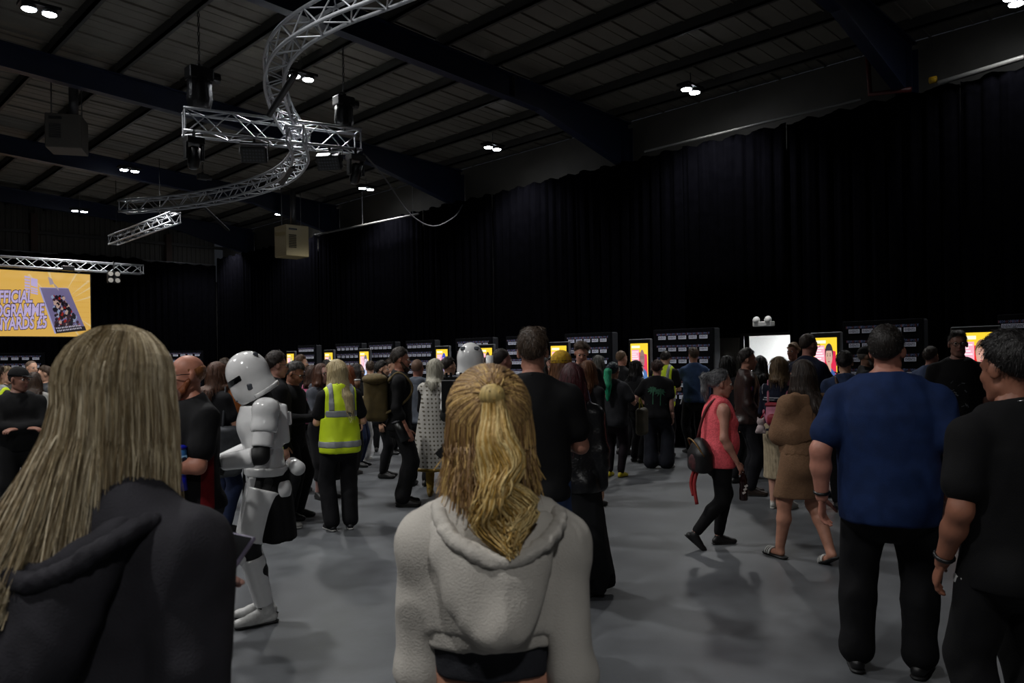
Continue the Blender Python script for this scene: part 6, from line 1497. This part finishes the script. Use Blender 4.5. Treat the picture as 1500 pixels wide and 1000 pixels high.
# coral top
K = person(1050, 6.88, 1.535, 68, 'woman in a sleeveless coral top with grey ponytail and a bag across her back', fem=True, build=1.22, top=T(mat('coral_crochet', 'f8606a', .8, var=.18, scale=60, bump=.5, bscale=90), 'none', hem=.80, off=.016, wr=.005), bot=B(cloth('0c0c0e'), off=.006, flare=0, len=.90), hair=('pony', '4f5054', '8a8a8c', dict(L=.24, th=.014, wr=.005)), skin='ba8674', head=(14, 6, 0), arms=(((.02, .12, -.50), (.3, -1, 0)), ((.06, .10, -.50), (.3, -1, 0))), feet=((-.08, .02, 0, 0, 0), (.10, -.36, .06, -6, -42)), lean=2, shoes=('141414', '141414'), vox=.011)
s = K['s']; sp = K['sp']
t = thing_at('crossbody_bag', K, sp(-.02, -.21, .07), 'black rounded crossbody bag with red lace behind the coral top', 'bag')
solid_obj('bag_body', solid([ell((0, 0, 0), A(.15, .085, .15)), rbox((0, 0, -.05), A(.14, .08, .10), None, .05)], .010, .03, wr=.003), mat('black_bag', '121012', .5), t)
solid_obj('lace_pocket', solid([ell((.06, -.06, -.055), A(.085, .035, .085), rotz(.4))], .009, .01, wr=.003, wf=40), mat('red_lace', '4a1a1e', .7, col2='1c0c0e', scale=50), t)
MB().tube(crom([A(.15, -.02, .0), A(.08, -.08, .12), A(-.1, -.07, .13), A(-.15, 0, .0)], 4), .007, 6).build('gold_zip', mat('gold_zip', '7a5a30', .4, metal=.6), t, True)
MB().tube(crom([A(-.05, .0, .14), sp(.40, -.16, .06)-sp(-.02, -.21, .07), sp(.53, -.03, .07)-sp(-.02, -.21, .07), sp(.40, .17, .0)-sp(-.02, -.21, .07)], 4), .013, 6).build('bag_strap', mat('red_strap', '5a1c1e', .7), t, True)
for k, x in enumerate((-.06, .02)): MB().tube(crom([A(x, -.03, -.13), A(x-.01, -.06, -.25), A(x+.02, -.05, -.36-.06*k)], 4), [.016]*9, 6).build('red_ribbon', mat('red_ribbon2', '8a1a1c', .6), t, True)
p = K['wr'][0]+A(0, .03, -.20); t = thing_at('drink_bottle', K, K['wr'][1]+A(.02, .05, -.20), 'dark red drink bottle with white lettering held by the woman in coral', 'bottle')
MB().lathe((0, 0, -.13), [(.03, 0), (.036, .01), (.036, .09), (.031, .12), (.036, .15), (.03, .19), (.013, .23), (.013, .25)], 14).build('bottle', mat('dark_cola', '1c0808', .15), t, True)
for k in range(3): MB().box((.035, -.012+.01*k, -.06+.028*k), (.004, .014, .008), rotx(.5)).build('white_lettering', mat('white_print', 'c8c4c0', .5), t)
# brown leather jacket
m_brown = mat('brown_leather', '2c1815', .42, var=.25, scale=9, bump=.25, bscale=50)
K = person(1094, 9.4, 1.74, 80, 'dark-haired man in a brown leather jacket side-on behind the coral top', top=T(m_brown, 'long', off=.032, soff=.026, hem=.86, name='leather_jacket', wr=.010, collar=True), bot=B(cloth('15151a'), off=.016), hair=('short', '17120f', '261d18', dict(th=.014)), skin='a87864', shoes=('2c1f17', '1a1410', .15), head=(6, 2, 0), arms=(((.03, .10, -.50), (.3, -1, 0)), ((.03, .14, -.48), (.3, -1, 0))), vox=.014)
MB().tube([K['sh'][1]+A(.075, .0, -.09), K['sh'][1]+A(.083, .0, -.09)], .042, 18).build('round_patch', mat('patch_blue', '2c2450', .7), K['top_obj']); MB().tube([K['sh'][1]+A(.083, .0, -.09), K['sh'][1]+A(.085, .0, -.09)], .028, 14).build('patch_centre', mat('patch_red', '6a1828', .7), K['top_obj'])
K = person(1114, 10.6, 1.64, 6, 'person with black hair in black clothes silhouetted against the doorway', fem=True, top=T(BLK, 'long', off=.03), bot=B(BLK, 'long_skirt', hem=.3, r=.22), hair=('long', '0a0909', '131111', dict(L=.24, th=.02)))
K = person(1066, 10.3, 1.66, 40, 'person with a black bob hidden behind the brown leather jacket', fem=True, top=T(BLK, 'long'), bot=B(BLK), hair=('bob', '0c0a0a', '161212', dict(L=.16)))
# sailor collar
K = person(1142, 8.5, 1.635, 14, 'person in a navy sailor collar and cream pleated skirt', fem=True, build=.95, top=T(cloth('15192a'), 'long', off=.02, hem=.90, collar=True, collar_m=cloth('a0a4b0')), bot=B(cloth('a8997f'), 'skirt', hem=.34, r=.22, pleats=26, pa=.014, wr=.002), hair=('bob', '4a3826', '7a6448', dict(L=.13, th=.018)), shoes=('b4b4ae', 'c8c4bc'), skin='b88a78', arms=('hold', 'hold'), vox=.013)
s = K['s']; sp = K['sp']
cl_pr = [fcap(sp(.50), sp(.28), .12*s, .20*s, A(0, 1, 0), .70), cap(K['sh'][0], K['sh'][1], .075*s)]
ccl = lambda X, Y, Z: np.maximum(np.maximum(1.25*s-Z, np.abs(X)-.19*s), np.maximum(Z-K['N'][2]+.0, Y-.03))+0*X
co = solid_obj('sailor_collar', solid(cl_pr, .011, .03, ccl), cloth('101526'), K['top_obj'])
for z_ in (1.265, 1.29): solid_obj('collar_stripe', solid([grow(q_, .004) for q_ in cl_pr], .009, .03, lambda X, Y, Z, z_=z_: np.maximum(np.abs(Z-z_*s)-.007, ccl(X, Y, Z))), cloth('a4a6ac'), co)
for sg in (-1, 1): solid_obj('collar_stripe', solid([grow(q_, .004) for q_ in cl_pr], .009, .03, lambda X, Y, Z, sg=sg: np.maximum(np.abs(X-sg*.175*s)-.007, ccl(X, Y, Z))), cloth('a4a6ac'), co)
backpack(K, mat('pink_bag', 'b06a80', .6, var=.1), mat('red_pocket', '8a1c2c', .6), 'small pink backpack with a red pocket on the sailor collar', .10, .05, .13, .15, -.10, cloth('a06070'))
t = thing_at('plush_charm', K, sp(.02, -.22, -.16), 'small white plush charm hanging from the pink backpack', 'toy')
solid_obj('plush', solid([ell((0, 0, .045), A(.042, .038, .038)), ell((0, 0, -.03), A(.048, .042, .05)), ell((-.03, 0, .085), A(.012, .01, .016)), ell((.03, 0, .085), A(.012, .01, .016)), ell((-.04, -.01, -.06), A(.02, .02, .022)), ell((.04, -.01, -.06), A(.02, .02, .022))], .008, .012), cloth('b4a4a4'), t); MB().tube([(0, 0, .08), (.03, .06, .16)], .006, 6).build('cord', cloth('8a1c2c'), t)
# tan dress
m_tan = mat('tan_knit', '7c5c42', .9, var=.12, scale=70, bump=.4, bscale=120)
K = person(1178, 6.3, 1.615, -42, 'woman with long dark hair in a tan knitted dress and striped sandals, mid-stride', fem=True, build=1.2, top=T(m_tan, '34', off=.022, soff=.04, hem=.95, name='knitted_top', wr=.007), bot=B(m_tan, 'skirt', hem=.56, r=.185, flat=.9, off=.018, wr=.004), hair=('long', '1a120e', '35261c', dict(L=.42, th=.016, bk=.045)), skin='b4806a', shoes=None, feet=((-.10, .22, 0, 0, 0), (.10, -.22, .03, -8, -26)), arms=('fold', ((-.04, .24, -.27), (.8, -.6, -.3))), head=(-10, 6, 0), vox=.011)
s = K['s']; sp = K['sp']
solid_obj('shawl', solid([fcap(sp(.44), sp(.22), .18*s, .255*s, A(0, 1, 0), .72), cap(K['sh'][0], K['sh'][1], .085*s), cap(K['sh'][0], K['el'][0], .085*s, .10*s), cap(K['sh'][1], K['el'][1], .085*s, .10*s)], .011, .05, lambda X, Y, Z: np.maximum(1.06*s+.06*np.sin(X*9+1)-Z, Z-K['N'][2]+.005)+0*Y, wr=.008), m_tan, K['top_obj'])
solid_obj('belt', solid([grow(q_, .036*s) for q_ in torso(K)[1:4]], .011, .03, lambda X, Y, Z: np.abs(Z-1.05*s)-.03+0*X+0*Y), cloth('4a3020'), K['top_obj'])
for i in (0, 1):
    c_, RF = K['foot'][i]; P_ = lambda x, y, z: c_+RF@A(x, y, z)*s
    so = solid_obj('slide_sandal', solid([fcap(P_(0, -.09, .012), P_(0, .115, .012), .042, .048, RF@A(0, 0, 1), .30)], .008, .01), mat('black_rubber', '101010', .6), K['root'])
    for k in range(3): MB().tube([P_(.052*math.cos(a), .045+.022*k, .02+.052*math.sin(a)) for a in [PI*j/10 for j in range(11)]], .009, 6).build('white_stripe', mat('white_stripe', 'c0c0bc', .6), so, True)
    for k in range(2): MB().tube([P_(.052*math.cos(a), .056+.022*k, .02+.051*math.sin(a)) for a in [PI*j/10 for j in range(11)]], .009, 6).build('upper', mat('black_rubber', '101010', .6), so, True)
# around the doorway
K = person(1163, 12.3, 1.84, -150, 'person with blond braided hair beside the doorway', top=T(BLK, 'long'), bot=B(BLK), hair=('curly', '5a4430', '8a6c4c', dict(th=.010)), skin='a87460')
K = person(1184, 9.2, 1.915, 44, 'tall man with cropped hair and glasses holding up a tablet', top=T(cloth('12182c'), 'long', off=.02), bot=B(BLK), hair=('fade', '2a221c', '3c3028', dict(th=.008)), glasses=True, skin='a87466', head=(8, 4, 0), arms=('down', ((-.02, .34, -.10), (.5, -.2, -.9))))
phone(K, K['wr'][1]+K['hd'][1]*.10+A(-.01, .02, .03), (.2, 0, .3), 'black tablet held up by the tall man in front of the portrait screen', size=(.075, .006, .10))
K = person(1238, 8.4, 1.69, 6, 'woman with a dark bun in a denim jacket with a brown strap', fem=True, build=1.15, top=T(cloth('25324e', var=.35), 'long', off=.028, soff=.024, hem=.90, name='denim_jacket'), bot=B(BLK), hair=('bun', '120f0e', '201a17', dict(th=.018)), arms=('hold', 'hold'))
MB().tube(crom([K['sp'](.53, -.05, -.09), K['sp'](.40, -.165, -.04), K['sp'](.18, -.175, .13)], 4), .017, 6).build('bag_strap', mat('brown_strap', '3a2418', .6), K['root'], True)
K = person(1269, 10.1, 1.75, 82, 'grey-bearded man in a black cap and glasses looking right', top=T(BLK, 'long', off=.025), bot=B(BLK), hair=('fade', '5a5450', '6a645e'), beard=('5a5450', '7a746e'), glasses=True, skin='8a6450')
cap_hat(K, cloth('0c0c0e'), K['root'])
K = person(1357, 10.2, 1.74, 38, 'man in a grey-blue shirt behind the blue T-shirt shoulder', top=T(cloth('3c4a68'), 'long', off=.022), bot=B(BLK), hair=('short', '251c18', '382b24'), skin='a87464', lean=8)
# blue T-shirt
K = person(1300, 4.08, 1.815, 3, 'large man in a dark blue T-shirt and black joggers seen from behind', build=1.34, top=T(cloth('16284e'), off=.02, hem=.775, hw=.158, wr=.007), bot=B(cloth('0b0b0e'), off=.020, flare=.012, stack=True, len=.94), hair=('fade', '14110f', '241d19', dict(th=.016)), skin='b07866', arms=(((.10, -.03, -.50), (.6, -1, 0)), ((.05, .10, -.48), (.6, -1, 0))), feet=((-.17, .0, 0, 10, 0), (.13, .04, 0, -8, 0)), head=(12, -2, 0), shoes=('0e0e10', '0e0e10'), vox=.0095)
w0 = K['wr'][0]; d0 = K['hd'][0]; u_ = nrm(np.cross(d0, A(0, 1, 0))); v_ = np.cross(d0, u_)
MB().tube([w0-d0*.03+.036*(math.cos(a)*u_+math.sin(a)*v_) for a in [2*PI*k/14 for k in range(15)]], .009, 6, cap=False).build('wristband', m_blackp, K['root'], True)
# shorts
K = person(1404, 7.95, 1.885, 172, 'man in glasses, black T-shirt and pale cargo shorts facing the camera', build=1.06, top=T(cloth('0d0d0f'), off=.02, hem=.86), bot=B(mat('cargo_beige', '7c766c', .85, var=.1), 'shorts', flare=.03, off=.018, up=-.02), hair=('short', '1c1614', '2a221e', dict(th=.006)), glasses=True, skin='8a6254', shoes=BWS, arms=('down', ((.0, .14, -.44), (.6, -.8, 0))), vox=.013)
rs = random.Random(4); sc_ = []
for k in range(16):
    x, z = rs.uniform(-.10, .10), rs.uniform(1.10, 1.42); a = rs.uniform(0, 3); sc_.append([(x, z), (x+.03*math.cos(a), z+.03*math.sin(a)), (x+.03*math.cos(a)+.006, z+.03*math.sin(a)-.008), (x+.006, z-.01)])
decal(K, K['top_obj'], sc_, -1, mat('grey_print', '55575c', .8), 'shirt_print')
for sg in (-1, 1): solid_obj('cargo_pocket', solid([rbox((K['hip'][0]*.45+K['knee'][0]*.55)*A(-sg, 1, 1)+A(sg*.085, 0, 0), A(.02, .07, .085), None, .015)], .011, wr=.004), mat('cargo_beige', '7c766c', .85), K['bot_obj'])
t = thing_at('folded_jacket', K, K['wr'][1]+A(.04, .06, -.06), 'black jacket carried over the arm of the man in shorts', 'jacket')
solid_obj('jacket_cloth', solid([rbox((0, 0, -.10), A(.06, .11, .26), None, .05), cap((-.06, 0, .16), (.06, .05, .16), .06)], .014, .03, wr=.02), cloth('0b0b0d'), t)
# right edge
K = person(1484, 2.95, 1.735, -38, 'dark-haired young man in a black T-shirt and silver necklace at the right edge', build=1.08, top=T(cloth('0b0b0d'), off=.022, hem=.80), bot=B(cloth('09090b'), off=.02), hair=('short', '0c0a0a', '171312', dict(th=.024)), skin='8a5a46', head=(-12, 6, 0), arms=(((.05, .10, -.50), (.4, -1, 0)), 'down'), vox=.009)
N = K['N']; MB().tube([N+K['R']@A(.078*math.cos(a), .078*math.sin(a)+.006, .018+.02*math.sin(-a)) for a in [2*PI*k/24 for k in range(25)]], .003, 6, cap=False).build('necklace', mat('silver_chain', 'b0b0b0', .25, metal=1), K['root'], True)
w0 = K['wr'][0]; d0 = K['hd'][0]; u_ = nrm(np.cross(d0, A(0, 1, 0))); v_ = np.cross(d0, u_)
MB().tube([w0-d0*.03+.032*(math.cos(a)*u_+math.sin(a)*v_) for a in [2*PI*k/14 for k in range(15)]], .009, 6, cap=False).build('watch_strap', m_blackp, K['root'], True)
solid_obj('cuff_tag', solid([rbox(K['sp'](-.13, .05, -.19), A(.012, .03, .02), None, .006)], .006), mat('white_tag', 'a0a0a0', .6), K['root'])
# left background
K = person(27, 8.0, 1.66, 172, 'man in a black cap and black uniform with arms folded on the far left', build=1.12, top=T(cloth('0b0b0d'), 'long', off=.022, hem=.85), bot=B(cloth('0a0a0c'), off=.02), hair=('fade', '14100e', '1e1816'), skin='8a6050', head=(-35, 4, 0), arms=('fold', 'fold'), shoes=BSH)
cap_hat(K, cloth('0a0a0c'), K['root']); solid_obj('belt_buckle', solid([rbox(K['sp'](.06, .155), A(.045, .012, .025), None, .006)], .008), mat('grey_buckle', '55575a', .4, metal=.6), K['root'])
K = person(9, 11.5, 1.66, 120, 'blond person at the far left edge behind the man in the black cap', top=T(cloth('4a4c48')), bot=B(BLK), hair=('short', '6a5a44', '86745a'))
K = person(47, 12.8, 1.76, 150, 'bald man behind the man in the black cap', top=T(BLK), bot=B(BLK), hair=('buzz', '5a4638', '6a5648'))
K = person(50, 10.6, 1.58, 0, 'person with wavy brown hair and a white top beside the man in the black cap', fem=True, top=T(cloth('9a9894')), bot=B(BLK), hair=('wavy', '2a1c14', '3c2a1e', dict(L=.26)))
K = person(67, 11.8, 1.66, -100, 'brown-haired man looking left beside the blonde hair', top=T(cloth('3a3c40')), bot=B(BLK), hair=('short', '3a2a1e', '4e3a2a'))
K = person(-6, 9.2, 1.68, 40, 'person in a yellow reflective vest cut off by the left edge', top=T(BLK), bot=B(BLK), hair=('short', '2a1f18', '3a2c22'))
vest(K, (.90, .97), (1.16, 1.24), .82, 1.45, m_hv, .018)
